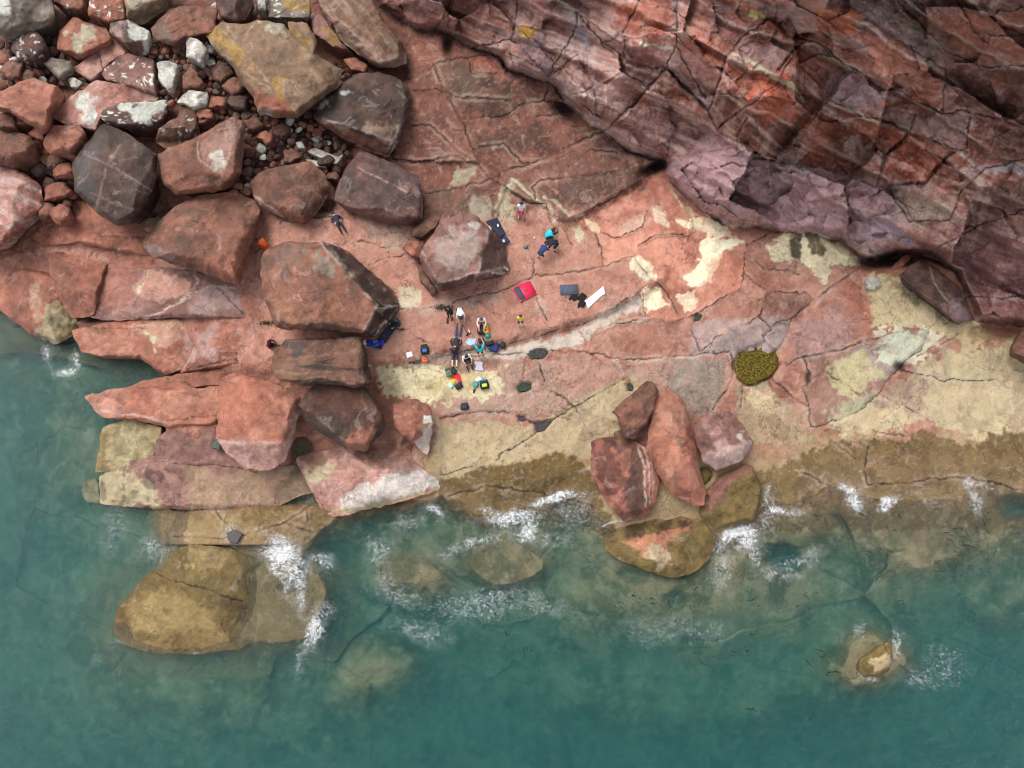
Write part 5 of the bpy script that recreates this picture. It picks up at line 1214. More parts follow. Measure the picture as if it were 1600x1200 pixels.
def sheet(name, outline, mat, z=None, lift=.03, ripple=0.0, thick=.03, parent=None, n=48, K=9, seed=1, jit=.5, rounds=2):
    A, c = area_centre(outline); O = smooth_outline(outline, n, jit, seed, rounds)
    r = np.linspace(1, 0, K)
    Pu = c[0] + (O[None, :, 0] - c[0]) * r[:, None]; Pv = c[1] + (O[None, :, 1] - c[1]) * r[:, None]
    zz = np.vectorize(ground)(Pu, Pv) if z is None else np.full(Pu.shape, z)
    if z is None: zz = 0.5 * zz + 0.5 * zz.mean()
    zz = zz + lift + thick + ripple * fbm(Pu, Pv, 5, 3, seed + 2)
    zz[-1] = zz[-1].mean()
    Xs, Ys = world_xy(Pu, Pv, zz)
    Xs = np.vstack([Xs[:1], Xs]); Ys = np.vstack([Ys[:1], Ys]); zz = np.vstack([zz[:1] - thick - lift - .08, zz])
    R = K + 1
    i, j = np.meshgrid(np.arange(R - 1), np.arange(n), indexing='ij'); i, j = i.ravel(), j.ravel(); j2 = (j + 1) % n
    f = np.stack([i * n + j, i * n + j2, (i + 1) * n + j2, (i + 1) * n + j], 1)
    if np.sum(O[:, 0] * np.roll(O[:, 1], -1) - np.roll(O[:, 0], -1) * O[:, 1]) > 0: f = f[:, ::-1]
    return mesh_np(name, np.stack([Xs, Ys, zz], -1).reshape(-1, 3), f, mat=mat, parent=parent)
dark_pool = pool_material("dark_pool_water", (52, 50, 50), (78, 74, 72), 6)
green_pool = pool_material("green_pool_water", (38, 48, 38), (66, 76, 62), 8)
moss = pool_material("golden_weed", (40, 34, 14), (112, 96, 34), 7, .6)
for lb, o, mt, rp in (("mossy rock pool filled with golden green weed", POOLS['moss'], moss, .02),
        ("long grey puddle in the joint right of the gear", POOLS['long'], dark_pool, 0),
        ("dark green pool with a pointed rim below the grey puddle", POOLS['pointed'], green_pool, 0),
        ("dark triangular pool on the cream slab", POOLS['triangle'], dark_pool, 0),
        ("small dark puddle left of the triangular pool", POOLS['puddle'], dark_pool, 0),
        ("little deep pool holding pebbles above the wedge-shaped boulder", POOLS['pebble'], dark_pool, 0),
        ("tiny round green pool on the pink slab", POOLS['round'], green_pool, 0),
        ("round dark pool beside the rough orange boulder", [(328,690),(337,685),(346,692),(342,704),(331,702)], green_pool, .0),
        ("foam-rimmed dark blowhole pool in the low brown rock", [(353,832),(366,825),(380,836),(368,850),(356,846)], dark_pool, 0)):
    zb = max(ground(*area_centre(o)[1]), .02)
    if "orange boulder" in lb: zb = 1.06
    if "blowhole" in lb: zb = .42
    tag(sheet("rock_pool", o, mt, z=zb + (.07 if zb in (1.06, .42) else .16), lift=.0, ripple=rp, n=60, jit=2.2, seed=int(o[0][0]), thick=.01, rounds=3), lb, "rock pool", "rock pools on the platform")

# tufts of green growing in the joints
def tuft(u, v, ru, rv, n, label, seed):
    r = random.Random(seed); vs, fs = [], []
    for _ in range(n):
        a, b = r.gauss(0, .45) * ru, r.gauss(0, .45) * rv
        p = spot(u + a, v + b); h = r.uniform(.08, .22); an = r.uniform(0, 6.28); w = .025; le = r.uniform(.03, .12)
        b0 = len(vs)
        dx, dy = math.cos(an), math.sin(an)
        vs += [(p.x - dy * w, p.y + dx * w, p.z), (p.x + dy * w, p.y - dx * w, p.z), (p.x + dx * le * .6, p.y + dy * le * .6, p.z + h * .7), (p.x + dx * le, p.y + dy * le, p.z + h)]
        fs += [(b0, b0 + 1, b0 + 2), (b0, b0 + 2, b0 + 3)]
    o = mesh_np("grass_tuft", vs, fs, mat=fabric((66, 74, 30), .7, "grass_blades"))
    tag(o, label, "grass tuft", kind="stuff")
tuft(692, 481, 18, 5, 220, "green tuft growing in the joint below the pale mauve boulder", 1)
tuft(418, 505, 16, 4, 160, "green tuft in the crack left of the biggest boulder", 2)

# ------------------------------------------------------------------ people
BONES = [("pelvis", "spine", "top"), ("spine", "chest", "top"), ("chest", "neck", "top"), ("neck", "head", "skin"), ("head", "crown", "skin"),
         ("chest", "shL", "top"), ("shL", "elL", "top"), ("elL", "wrL", "arm"), ("wrL", "haL", "skin"), ("chest", "shR", "top"), ("shR", "elR", "top"), ("elR", "wrR", "arm"), ("wrR", "haR", "skin"),
         ("pelvis", "hiL", "legs"), ("hiL", "knL", "legs"), ("knL", "anL", "shin"), ("anL", "toL", "shoe"), ("pelvis", "hiR", "legs"), ("hiR", "knR", "legs"), ("knR", "anR", "shin"), ("anR", "toR", "shoe")]
RAD = dict(pelvis=.15, spine=.145, chest=.16, neck=.062, head=.098, crown=.075, sh=.078, el=.052, wr=.036, ha=.042, hi=.105, kn=.068, an=.046, to=.042)
def sides(d):
    o = {}
    for k, v in d.items():
        if k in ("sh", "el", "wr", "ha", "hi", "kn", "an", "to"):
            o[k + "L"] = (-v[0], v[1], v[2]); o[k + "R"] = v
        else: o[k] = v
    return o
POSE = {
 'stand': sides(dict(pelvis=(0,0,.93), spine=(0,.01,1.1), chest=(0,.01,1.3), neck=(0,.02,1.48), head=(0,.04,1.6), crown=(0,.03,1.70), sh=(.19,0,1.39), el=(.25,-.03,1.12), wr=(.25,.08,.9), ha=(.25,.12,.82), hi=(.1,0,.88), kn=(.12,.03,.48), an=(.13,-.02,.09), to=(.15,.15,.05))),
 'arms_up': sides(dict(pelvis=(0,0,.93), spine=(0,-.01,1.1), chest=(0,-.02,1.3), neck=(0,-.02,1.48), head=(0,-.02,1.6), crown=(0,-.05,1.70), sh=(.2,0,1.42), el=(.27,.18,1.58), wr=(.17,.38,1.72), ha=(.15,.45,1.76), hi=(.1,0,.88), kn=(.12,.02,.48), an=(.13,-.03,.09), to=(.15,.14,.05))),
 'bend': sides(dict(pelvis=(0,-.15,.82), spine=(0,.02,.92), chest=(0,.24,1.0), neck=(0,.42,1.04), head=(0,.53,1.02), crown=(0,.62,1.0), sh=(.19,.3,1.0), el=(.24,.42,.74), wr=(.17,.55,.55), ha=(.15,.6,.48), hi=(.11,-.13,.8), kn=(.16,.05,.46), an=(.16,-.12,.09), to=(.18,.06,.05))),
 'crouch': sides(dict(pelvis=(0,-.15,.34), spine=(0,-.05,.5), chest=(0,.1,.68), neck=(0,.22,.82), head=(0,.3,.91), crown=(0,.35,1.0), sh=(.19,.12,.74), el=(.26,.34,.58), wr=(.16,.52,.5), ha=(.13,.58,.46), hi=(.11,-.14,.34), kn=(.2,.26,.5), an=(.16,.04,.1), to=(.18,.2,.05))),
 'sit': sides(dict(pelvis=(0,0,.15), spine=(0,-.02,.32), chest=(0,.02,.52), neck=(0,.08,.69), head=(0,.14,.8), crown=(0,.16,.89), sh=(.19,.03,.6), el=(.27,.22,.42), wr=(.2,.42,.4), ha=(.17,.49,.39), hi=(.11,.04,.15), kn=(.17,.42,.42), an=(.13,.72,.1), to=(.14,.86,.06))),
 'sit_legs_out': sides(dict(pelvis=(0,0,.15), spine=(0,-.06,.32), chest=(0,-.08,.52), neck=(0,-.04,.7), head=(0,.0,.82), crown=(0,.0,.91), sh=(.19,-.08,.6), el=(.28,-.18,.4), wr=(.28,-.3,.16), ha=(.29,-.33,.08), hi=(.11,.04,.14), kn=(.13,.47,.2), an=(.13,.88,.1), to=(.14,.93,.2))),
 'lie': sides(dict(pelvis=(0,0,.15), spine=(0,.17,.16), chest=(0,.36,.17), neck=(0,.55,.15), head=(0,.67,.14), crown=(0,.77,.14), sh=(.2,.43,.15), el=(.34,.24,.1), wr=(.26,.03,.14), ha=(.22,-.03,.18), hi=(.1,-.06,.14), kn=(.13,-.46,.22), an=(.14,-.86,.09), to=(.16,-.9,.2))),
}
HEAD_DIR = {}
pending = []
def person(label, u, v, face, pose, top, legs, hair, arm=None, shin=None, shoe=(52, 46, 46), skin=(206, 160, 136), size=1.0, mods=None, lift=0.0, hat=None):
    """face: heading in degrees, 0 = towards the cliff, positive = to the left"""
    P = dict(POSE[pose])
    if mods: P.update(mods)
    names = list(P); ix = {n: i for i, n in enumerate(names)}
    me = bpy.data.meshes.new("person_bones")
    me.from_pydata([Vector(P[n]) * size for n in names], [(ix[a], ix[b]) for a, b, _ in BONES], [])
    ob = bpy.data.objects.new("person_bones", me); COL.objects.link(ob)
    ob.modifiers.new("s", 'SKIN'); sub = ob.modifiers.new("d", 'SUBSURF'); sub.levels = 1; sub.render_levels = 1
    for n in names:
        k = n[:-1] if n[-1] in "LR" and n[:-1] in RAD else n
        sv_ = me.skin_vertices[0].data[ix[n]]; r_ = RAD[k] * size
        sv_.radius = (r_, r_); sv_.use_root = (n == "pelvis")
    pending.append((ob, label, u, v, face, P, dict(top=top, legs=legs, arm=arm or skin, shin=shin or legs, shoe=shoe, skin=skin), hair, size, lift, hat))

def finish_people():
    bpy.context.view_layer.update()
    dg = bpy.context.evaluated_depsgraph_get()
    built = [bpy.data.meshes.new_from_object(p[0].evaluated_get(dg)) for p in pending]
    for (src, label, u, v, face, P, cols, hair, size, lift, hat), me in zip(pending, built):
        bpy.data.objects.remove(src)
        keys = ["skin", "top", "arm", "legs", "shin", "shoe"]
        bm = bmesh.new(); bm.from_mesh(me)
        segs = [(Vector(P[a]) * size, Vector(P[b]) * size, k) for a, b, k in BONES]
        for f in bm.faces:
            c = f.calc_center_median(); best, kk = 9, 0
            for a, b, k in segs:
                ab = b - a; t = max(0, min(1, (c - a).dot(ab) / max(ab.length_squared, 1e-6)))
                d = (c - (a + ab * t)).length
                if d < best: best, kk = d, keys.index(k)
            f.material_index = kk; f.smooth = True
        # hands: five fingers each, thumb from the side of the palm
        for s_ in "LR":
            w, h = Vector(P["wr" + s_]) * size, Vector(P["ha" + s_]) * size
            d = (h - w).normalized(); sgn = -1 if s_ == "L" else 1
            side = d.cross(Vector((0, 0, 1)));
            if side.length < .1: side = Vector((1, 0, 0))
            side.normalize(); up = side.cross(d).normalized()
            for k, (off, ln, sp) in enumerate(((-.027, .06, -.12), (-.009, .075, -.03), (.009, .07, .04), (.027, .055, .14), (-.038, .05, -.9))):
                base = h + side * off * size + (d * .01 if k < 4 else -d * .03)
                dirn = (d + side * sp - up * (.25 if k < 4 else 0)).normalized()
                tip = base + dirn * ln * size; mid = base + (dirn + up * .12).normalized() * ln * size * .55
                rings = []
                for q, r_ in ((base, .0095), (mid, .009), (tip, .006)):
                    rings.append([bm.verts.new(q + (side * ca + up * sa) * r_ * size) for ca, sa in ((1, 0), (0, 1), (-1, 0), (0, -1))])
                for a, b in zip(rings, rings[1:]):
                    for i in range(4): bm.faces.new((a[i], a[(i + 1) % 4], b[(i + 1) % 4], b[i])).material_index = 0
                bm.faces.new(rings[-1]).material_index = 0
        # face: nose, ears, eyes, mouth on the side the head looks to
        hd, cr, nk = Vector(P["head"]) * size, Vector(P["crown"]) * size, Vector(P["neck"]) * size
        upv = (cr - nk).normalized(); fw = Vector((0, 1, 0)) - upv * upv.y
        if fw.length < .3: fw = Vector((0, 0, -1)) - upv * -upv.z
        fw.normalize(); rt = fw.cross(upv)
        def blob(c, r, mi, sc=(1, 1, 1)):
            g = bmesh.ops.create_icosphere(bm, subdivisions=1, radius=r * size)
            for vv in g["verts"]:
                vv.co = c + rt * vv.co.x * sc[0] + fw * vv.co.y * sc[1] + upv * vv.co.z * sc[2]
                for f in vv.link_faces: f.material_index = mi; f.smooth = True
        blob(hd + fw * .098 * size - upv * .01, .018, 0, (.8, 1.2, 1.4))
        for q in (-1, 1):
            blob(hd + rt * q * .098 * size, .024, 0, (.4, .8, 1.2)); blob(hd + fw * .09 * size + rt * q * .035 * size + upv * .02 * size, .011, 5)
        blob(hd + fw * .09 * size - upv * .045 * size, .02, 1, (1, .4, .3))
        bm.to_mesh(me); bm.free()
        for k in keys: me.materials.append(fabric(cols[k], .6 if k == "skin" else .8, "skin" if k == "skin" else "clothing"))
        me.name = "person"
        ob = bpy.data.objects.new("person", me); COL.objects.link(ob)
        ob.location = spot(u, v, lift); ob.rotation_euler = (0, 0, math.radians(face))
        tag(ob, label, "person", "climbers on the platform")
        # hair
        hb = bmesh.new(); bmesh.ops.create_uvsphere(hb, u_segments=14, v_segments=10, radius=.118 * size)
        cut = [vv for vv in hb.verts if vv.co.z < -.045 * size and vv.co.y > -.02 * size or vv.co.z < -.10 * size or (vv.co.y > .075 * size and vv.co.z < .04 * size)]
        bmesh.ops.delete(hb, geom=cut, context='VERTS')
        c0 = hd + upv * .025 * size - fw * .012 * size
        r2 = random.Random(label)
        for vv in hb.verts:
            k = 1 + r2.uniform(-.05, .07)
            vv.co = c0 + (rt * vv.co.x + fw * vv.co.y + upv * vv.co.z) * k
        for f in hb.faces: f.smooth = True
        hm = bpy.data.meshes.new("hair"); hb.to_mesh(hm); hb.free()
        hm.materials.append(fabric(hat or hair, .6, "hat_cloth" if hat else "hair"))
        ho = bpy.data.objects.new("hat" if hat else "hair", hm); COL.objects.link(ho); ho.parent = ob

BLK = (28, 26, 28); DKH = (34, 26, 24)
person("person in white tee and bright pink shorts standing near the navy pad", 814, 340, 170, 'stand', (236, 232, 234), (226, 60, 140), DKH, shin=(206, 160, 136), shoe=(200, 180, 170))
person("person in turquoise top crouching beside an olive bag", 856, 374, -70, 'crouch', (40, 190, 206), (50, 44, 50), DKH)
person("person in black top bending beside the turquoise-shirted one", 866, 390, 100, 'bend', (30, 30, 46), (34, 32, 40), DKH, shin=(206, 160, 136))
person("person in navy shirt bending over in the group of three", 845, 404, -40, 'bend', (36, 56, 104), (48, 44, 52), DKH, shin=(206, 160, 136), shoe=(180, 180, 176))
person("person in dark navy reclining alone between brown boulders", 529, 349, 30, 'lie', (34, 38, 66), (26, 26, 34), (40, 30, 28), arm=(34, 38, 66))
person("person in bright orange crouching behind the biggest boulder", 417, 388, 60, 'crouch', (220, 92, 24), (200, 80, 26), (60, 34, 24), arm=(220, 92, 24))
person("person in maroon top sitting by the bedded dark block", 424, 541, 250, 'sit', (122, 34, 62), (60, 48, 52), DKH, arm=(122, 34, 62))
person("person in all black standing at the left of the gear", 704, 497, 150, 'stand', (24, 24, 26), (24, 24, 26), BLK, arm=(24, 24, 26), shoe=(24, 22, 22))
person("person in white shirt and black trousers leaning over a brush pole", 720, 494, 190, 'bend', (232, 230, 232), (30, 28, 30), BLK, shoe=(30, 28, 28))
person("person in white shirt sitting over a black rucksack", 753, 504, 180, 'sit', (232, 232, 238), (196, 120, 104), (70, 68, 76), arm=(232, 232, 238), shin=(206, 150, 130))
person("child in yellow tee standing alone on the red slab", 813, 508, 185, 'stand', (236, 206, 60), (60, 56, 70), (54, 34, 26), shin=(190, 150, 130), shoe=(186, 186, 206), size=.86)
person("person in dark jacket and violet jeans lying among the gear", 714, 530, 170, 'lie', (40, 36, 46), (78, 76, 112), (44, 34, 34), arm=(40, 36, 46))
person("person in turquoise vest with both arms raised at the joint", 751, 556, 5, 'arms_up', (40, 200, 216), (44, 40, 44), (60, 40, 34), shin=(206, 160, 136))
person("person in navy top sitting with bare legs stretched seaward", 711, 553, 180, 'sit_legs_out', (36, 34, 66), (60, 56, 70), (66, 50, 46), shin=(222, 190, 170))
person("person in white shirt with black hair sitting below the joint", 729, 561, 200, 'sit', (236, 234, 240), (30, 28, 36), BLK)
person("person in black and teal sitting at the end of the long navy pad", 624, 507, 120, 'sit', (26, 40, 52), (30, 30, 36), (40, 50, 60), arm=(30, 60, 80), shoe=(70, 40, 40))
finish_people()

# ------------------------------------------------------------------ gear
def rbox(name, dims, bev, mat, parent, loc=(0, 0, 0), rot=(0, 0, 0), seg=2, soft=0.0, seed=0):
    bm = bmesh.new(); bmesh.ops.create_cube(bm, size=1)
    for vv in bm.verts: vv.co = Vector((vv.co.x * dims[0], vv.co.y * dims[1], vv.co.z * dims[2]))
    if soft: bmesh.ops.subdivide_edges(bm, edges=bm.edges[:], cuts=3, use_grid_fill=True)
    if not soft: bmesh.ops.bevel(bm, geom=bm.edges[:], offset=bev, segments=seg, affect='EDGES')
    if soft:
        r = random.Random(seed)
        for vv in bm.verts:
            q = Vector((vv.co.x / dims[0], vv.co.y / dims[1], vv.co.z / dims[2])) * 2
            k = 1 - .16 * max(0, q.length - 1) ** 1.2
            vv.co = vv.co * k + Vector((r.uniform(-1, 1), r.uniform(-1, 1), r.uniform(-1, 1))) * soft
    for f in bm.faces: f.smooth = True
    me = bpy.data.meshes.new(name); bm.to_mesh(me); bm.free(); me.materials.append(mat)
    o = bpy.data.objects.new(name, me); COL.objects.link(o); o.parent = parent; o.location = loc; o.rotation_euler = rot
    return o
def strap(name, pts, w, mat, parent, t=.008):
    vs, fs = [], []
    for i, p in enumerate(pts):
        p = Vector(p); d = (Vector(pts[min(i + 1, len(pts) - 1)]) - Vector(pts[max(i - 1, 0)])).normalized()
        s_ = d.cross(Vector((0, 0, 1)));
        if s_.length < .1: s_ = Vector((0, 1, 0))
        s_.normalize(); nn = s_.cross(d)
        for a, b in ((-1, -1), (1, -1), (1, 1), (-1, 1)): vs.append(p + s_ * a * w / 2 + nn * b * t / 2)
    for i in range(len(pts) - 1):
        for k in range(4): fs.append((i * 4 + k, i * 4 + (k + 1) % 4, i * 4 + 4 + (k + 1) % 4, i * 4 + 4 + k))
    o = mesh_np(name, [tuple(v) for v in vs], fs, mat=mat, parent=parent, smooth=False)
    return o
def backpack(label, u, v, rz, L_, W_, H_, body, lid, pocket=None, lift=0):
    t = tag(empty("backpack", spot(u, v, lift), math.radians(rz)), label, "backpack", "bags on the platform")
    mb = fabric(body, .7); rbox("bag_body", (W_, L_, H_), .05, mb, t, (0, 0, H_ / 2), soft=.012, seed=int(u))
    rbox("lid", (W_ * .92, L_ * .3, H_ * .55), .04, fabric(lid, .7), t, (0, L_ * .42, H_ * .68), (.25, 0, 0), soft=.008, seed=int(v))
    rbox("pocket", (W_ * .66, L_ * .36, H_ * .3), .03, fabric(pocket or body, .7), t, (0, -L_ * .16, H_ * .98), soft=.006, seed=int(u + v))
    for s_ in (-1, 1):
        strap("shoulder_strap", [(s_ * W_ * .3, L_ * .4, H_ * .9), (s_ * W_ * .52, L_ * .15, H_ * .75), (s_ * W_ * .56, -L_ * .2, H_ * .35), (s_ * W_ * .42, -L_ * .5, .05)], .05, fabric(BLK, .8), t)
    strap("grab_loop", [(-.05, L_ * .52, H_ * .8), (0, L_ * .6, H_ * .84), (.05, L_ * .52, H_ * .8)], .025, fabric(BLK, .8), t)
    return t
def bag(label, u, v, rz, dims, rgb, rgb2=None, name="bag", cat="bag", lift=0):
    t = tag(empty(name, spot(u, v, lift), math.radians(rz)), label, cat, "bags on the platform")
    rbox("bag_body", dims, .04, fabric(rgb, .7), t, (0, 0, dims[2] / 2), soft=.015, seed=int(u * 3))
    rbox("flap", (dims[0] * .8, dims[1] * .3, dims[2] * .3), .02, fabric(rgb2 or rgb, .7), t, (0, dims[1] * .3, dims[2] * .9), soft=.01, seed=int(v * 3))
    strap("handle", [(-dims[0] * .3, 0, dims[2] * .9), (-dims[0] * .1, -dims[1] * .2, dims[2] * 1.05), (dims[0] * .2, -dims[1] * .15, dims[2] * 1.03), (dims[0] * .3, .05, dims[2] * .9)], .03, fabric(BLK, .8), t)
    return t
# crash pads
t = tag(empty("crash_pad", spot(820, 456), math.radians(27)), "bright red crash pad with a grey carpet strip", "crash pad", "pads under the climbs")
rbox("foam_block", (1.2, 1.05, .12), .03, fabric((228, 40, 82), .6), t, (0, 0, .08))
rbox("carpet_strip", (.34, .92, .014), .004, fabric((70, 82, 98), .95), t, (-.36, .0, .148))
bm = bmesh.new(); bmesh.ops.create_circle(bm, segments=20, radius=.11); r0 = bm.verts[:]
g = bmesh.ops.extrude_edge_only(bm, edges=bm.edges[:]);
for vv in [x for x in g["geom"] if isinstance(x, bmesh.types.BMVert)]: vv.co *= .62
me = bpy.data.meshes.new("emblem"); bm.to_mesh(me); bm.free(); me.materials.append(fabric((110, 30, 70), .7))
e_ = bpy.data.objects.new("emblem", me); COL.objects.link(e_); e_.parent = t; e_.location = (.06, .0, .146)
for sx, sy in ((-.55, -.47), (.55, -.47), (.55, .47), (-.55, .47)): rbox("corner_tab", (.07, .07, .02), .006, fabric((240, 150, 170), .6), t, (sx, sy, .148))
t = tag(empty("sleeping_mat", spot(889, 453), math.radians(2)), "grey ribbed mat lying right of the red crash pad", "mat", "pads under the climbs")
rbox("mat_body", (1.12, .66, .03), .01, fabric((92, 96, 112), .9), t, (0, 0, .06))
for k in range(14): rbox("rib", (.025, .62, .012), .004, fabric((74, 80, 98), .9), t, (-.5 + k * .077, 0, .08))
for lb, u, v, rz in (("left small black square pad with a tab", 897, 465, 40), ("upper black square pad touching the white cloth", 910, 464, 52), ("lower black square pad touching the white cloth", 909, 475, 60)):
    t = tag(empty("square_pad", spot(u, v), math.radians(rz)), lb, "pad", "small black pads")
    rbox("pad_body", (.42, .42, .07), .03, fabric((16, 15, 18), .9), t, (0, 0, .06), soft=.006, seed=int(u))
    rbox("tab", (.18, .12, .03), .008, fabric((16, 15, 18), .9), t, (-.26, .08, .05))
t = empty("crash_pad", spot(776, 358), math.radians(0)); tag(t, "navy folding crash pad with white straps behind the pale mauve boulder", "crash pad", "pads under the climbs")
def quadpad(name, pts, th, mat, parent, up=.1):
    base = Vector(parent.location)
    lo = [spot(u, v, up) - base for u, v in pts]
    bm = bmesh.new(); a = [bm.verts.new(p) for p in lo]; f = bm.faces.new(a)
    f.normal_update()
    if f.normal.z < 0: f.normal_flip()
    g = bmesh.ops.extrude_face_region(bm, geom=[f])
    for vv in [x for x in g["geom"] if isinstance(x, bmesh.types.BMVert)]: vv.co.z += th
    bmesh.ops.recalc_face_normals(bm, faces=bm.faces[:])
    bmesh.ops.bevel(bm, geom=bm.edges[:], offset=min(.03, th * .3), segments=2, affect='EDGES')
    me = bpy.data.meshes.new(name); bm.to_mesh(me); bm.free(); me.materials.append(mat)
    o = bpy.data.objects.new(name, me); COL.objects.link(o); o.parent = parent
    return o
NAVY = fabric((26, 30, 52), .75)
quadpad("foam_block", [(759,347),(777,341),(790,366),(781,373)], .12, NAVY, t)
quadpad("folded_flap", [(782,375),(790,369),(797,378),(786,385)], .14, fabric((34, 42, 74), .75), t)
quadpad("strap", [(776,349),(778,348),(779.5,354),(777.5,355)], .02, fabric((226, 226, 230), .6), t, .225)
quadpad("strap", [(763,354),(765,353),(768,359),(766,360)], .02, fabric((226, 226, 230), .6), t, .225)
quadpad("buckle", [(785,375),(788,374),(789,378),(786,379)], .03, fabric((220, 222, 228), .5), t, .245)
t = empty("crash_pad", spot(604, 520), 0); tag(t, "long navy crash pad lying beside the biggest boulder's foot", "crash pad", "pads under the climbs")
quadpad("foam_block", [(589,530),(613,504),(620,511),(603,536)], .14, NAVY, t)
quadpad("strap", [(597,524),(599,522),(609,529),(607,531)], .02, fabric((40, 60, 90), .6), t, .245)
# bags, packs and clothes
for lb, u, v, rz, dm, c1, c2 in (("white carrier bag at the left end of the blue bags", 570, 536, 10, (.2, .26, .16), (228, 226, 230), None), ("left royal blue bag below the biggest boulder's corner", 578, 537, 0, (.26, .36, .24), (22, 60, 170), None), ("larger royal blue bag in the middle of the blue bags", 588, 539, 20, (.36, .36, .3), (26, 74, 196), (60, 120, 220)),
        ("violet-blue bag at the right end of the blue bags", 597, 537, -20, (.26, .34, .24), (54, 40, 160), None), ("black sack behind the blue bags", 592, 543, 70, (.16, .4, .16), (28, 24, 34), None), ("orange stuff sack on the joint below the blue backpack", 664, 563, 5, (.36, .34, .24), (236, 116, 60), None), ("yellow-orange stuff sack right of the black rucksack", 760, 516, 5, (.28, .54, .22), (240, 160, 30), None),
        ("navy duffel bag at the right of the gear line", 772, 544, -20, (.55, .55, .32), (30, 40, 104), (24, 26, 60)), ("black bag at the far right of the gear line", 786, 540, -10, (.3, .42, .25), (22, 22, 28), None), ("small grey-green box left of the navy duffel", 763, 547, 5, (.24, .28, .2), (124, 150, 136), None), ("black and green bag above the navy duffel", 764, 537, 10, (.5, .26, .2), (26, 34, 30), (40, 60, 44)), ("black bag behind the turquoise-vested person", 752, 533, 20, (.34, .3, .2), (28, 26, 32), None),
        ("olive grey rucksack at the left of the cream patch", 701, 583, 15, (.36, .5, .25), (104, 112, 88), (60, 66, 48)), ("dark green bag above the red cloth", 709, 580, 40, (.28, .4, .2), (30, 50, 34), None), ("black bag right of the yellow dish", 717, 604, 35, (.44, .36, .24), (26, 26, 30), (60, 60, 66)), ("tiny black pouch below the teal tub", 741, 611, -15, (.1, .26, .08), (26, 24, 26), None), ("olive bag beside the crouching turquoise-shirted person", 866, 362, 30, (.34, .4, .24), (92, 84, 64), None)):
    bag(lb, u, v, rz, dm, c1, c2)
backpack("black and blue backpack standing apart above the orange sack", 664, 548, 10, .58, .42, .28, (22, 22, 26), (30, 26, 30), (40, 100, 170))
backpack("black rucksack in front of the white-shirted sitter", 752, 517, 0, .52, .38, .26, (24, 24, 28), (28, 28, 32), (36, 38, 42))
backpack("black backpack with bright blue and lime lid on the cream patch", 757, 602, 10, .56, .46, .28, (26, 26, 36), (40, 150, 206), (190, 214, 60))
backpack("small black pack on the pale ledge nearest the sea", 726, 636, 8, .4, .42, .16, (36, 34, 46), (36, 34, 46), (44, 42, 54))
for lb, o, col, nm, rp in (("white cloth with flared ends beside the black square pads", [(913,471),(926,461),(938,451),(943,446),(944,452),(946,459),(941,461),(931,470),(922,479),(919,482),(917,476)], (240, 238, 240), "towel", .02), ("pale blue towel crumpled among the gear", [(727,535),(732,529),(744,529),(746,537),(734,540)], (170, 196, 212), "towel", .05),
        ("light grey tee shirt spread out below the joint", [(740,566),(744,564),(747,566),(750,564),(755,567),(753,571),(756,579),(742,578),(744,572)], (186, 180, 196), "shirt", .025), ("bright red cloth on the cream patch", [(705,588),(712,584),(719,585),(721,597),(716,598),(714,592)], (224, 40, 48), "towel", .06), ("mint cloth beside the yellow dish", [(699,600),(704,597),(709,602),(704,606)], (180, 226, 220), "towel", .04),
        ("white cloth beside the teal tub", [(742,594),(748,588),(753,592),(747,597)], (238, 234, 232), "towel", .04), ("small white square sheet on the red slab left of the backpack", [(634,551),(643,549),(645,556),(636,559)], (238, 238, 244), "paper_sheet", .005)):
    tag(sheet(nm, o, fabric(col, .85), ripple=rp, thick=.025, lift=.05, n=56, K=10, jit=.3, seed=int(o[0][0]), rounds=1), lb, nm.replace("_", " ").split()[-1])
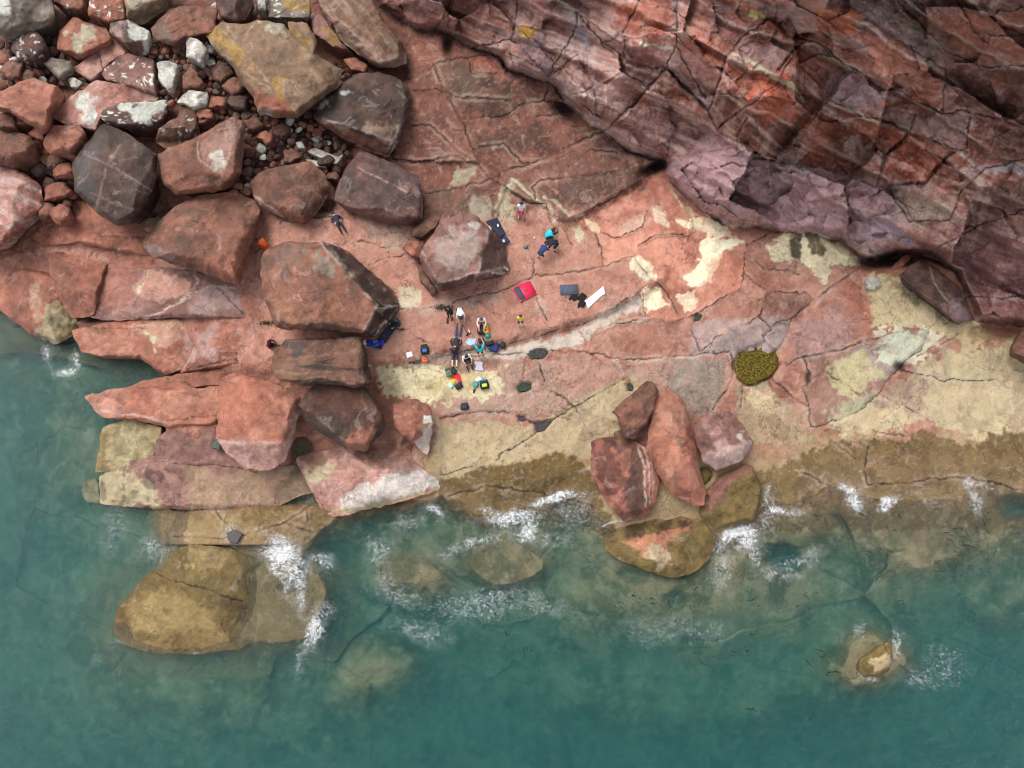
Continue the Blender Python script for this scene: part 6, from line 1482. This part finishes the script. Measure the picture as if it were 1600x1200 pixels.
def bowl(name, label, cat, u, v, r, rgb, prof, rgb2=None, lift=.02):
    t = tag(empty(name, spot(u, v, lift)), label, cat)
    def lathe(nm, pr, mat):
        n = 18; vs = [(rr * r * math.cos(6.2832 * k / n), rr * r * math.sin(6.2832 * k / n), zz * r) for rr, zz in pr for k in range(n)]
        fs = [(i * n + k, i * n + (k + 1) % n, (i + 1) * n + (k + 1) % n, (i + 1) * n + k) for i in range(len(pr) - 1) for k in range(n)]
        return mesh_np(nm, vs, fs, mat=mat, parent=t)
    lathe("shell", prof, fabric(rgb, .4)); lathe("rim", [(1.0, prof[-1][1] * .0 + .05), (1.08, .05), (1.08, .14), (.98, .14)], fabric(rgb2 or rgb, .5))
    return t
DOME = [(1, 0), (1.0, .3), (.92, .6), (.7, .88), (.4, 1.0), (.02, 1.04)]
bowl("helmet", "teal climbing helmet at the end of the yellow-orange sack", "helmet", 762, 525, .17, (30, 130, 122), DOME)
bowl("tub", "teal tub between the black bag and the blue-lidded backpack", "tub", 743, 601, .19, (60, 130, 126), [(1, 0), (1.02, .5), (.96, .8), (.6, .84), (.3, .8), (.02, .8)], (150, 200, 190))
bowl("dish", "yellow dish on a white rim at the red cloth's edge", "dish", 707, 595, .2, (240, 180, 30), [(1, .05), (.95, .2), (.6, .3), (.02, .32)], (240, 236, 226))
bowl("helmet", "grey helmet lying left of the bending trio", "helmet", 821, 386, .13, (96, 110, 112), DOME, (50, 60, 70))
bowl("chalk_ball", "tiny white chalk ball on red rock below the pink-shorted person", "chalk ball", 835, 372, .06, (236, 206, 196), DOME)
for lb, u, v, rz in (("dark shoe lying on red rock below the black-clad person", 699, 502, 0), ("dark shoe with a white sock beside the brush pole's head", 733, 518, 20)):
    t = tag(empty("shoe", spot(u, v), math.radians(rz)), lb, "shoe", "shoes left on the rock")
    rbox("sole", (.11, .3, .03), .01, fabric((40, 26, 26), .7), t, (0, 0, .03)); rbox("upper", (.1, .24, .1), .03, fabric((74, 34, 30) if rz == 0 else (214, 204, 200), .7), t, (0, -.01, .08), soft=.004, seed=3)
t = tag(empty("brush_pole", spot(726, 512)), "long thin brush pole leaning from the white-shirted climber's hands", "pole")
a, b = spot(718, 499, .6) - Vector(t.location), spot(731, 522, .06) - Vector(t.location)
strap("shaft", [tuple(a), tuple((a + b) / 2), tuple(b)], .035, fabric((90, 60, 50), .5), t, .03)
rbox("brush_head", (.1, .26, .06), .02, fabric((34, 26, 26), .8), t, b, (0, 0, -.6))
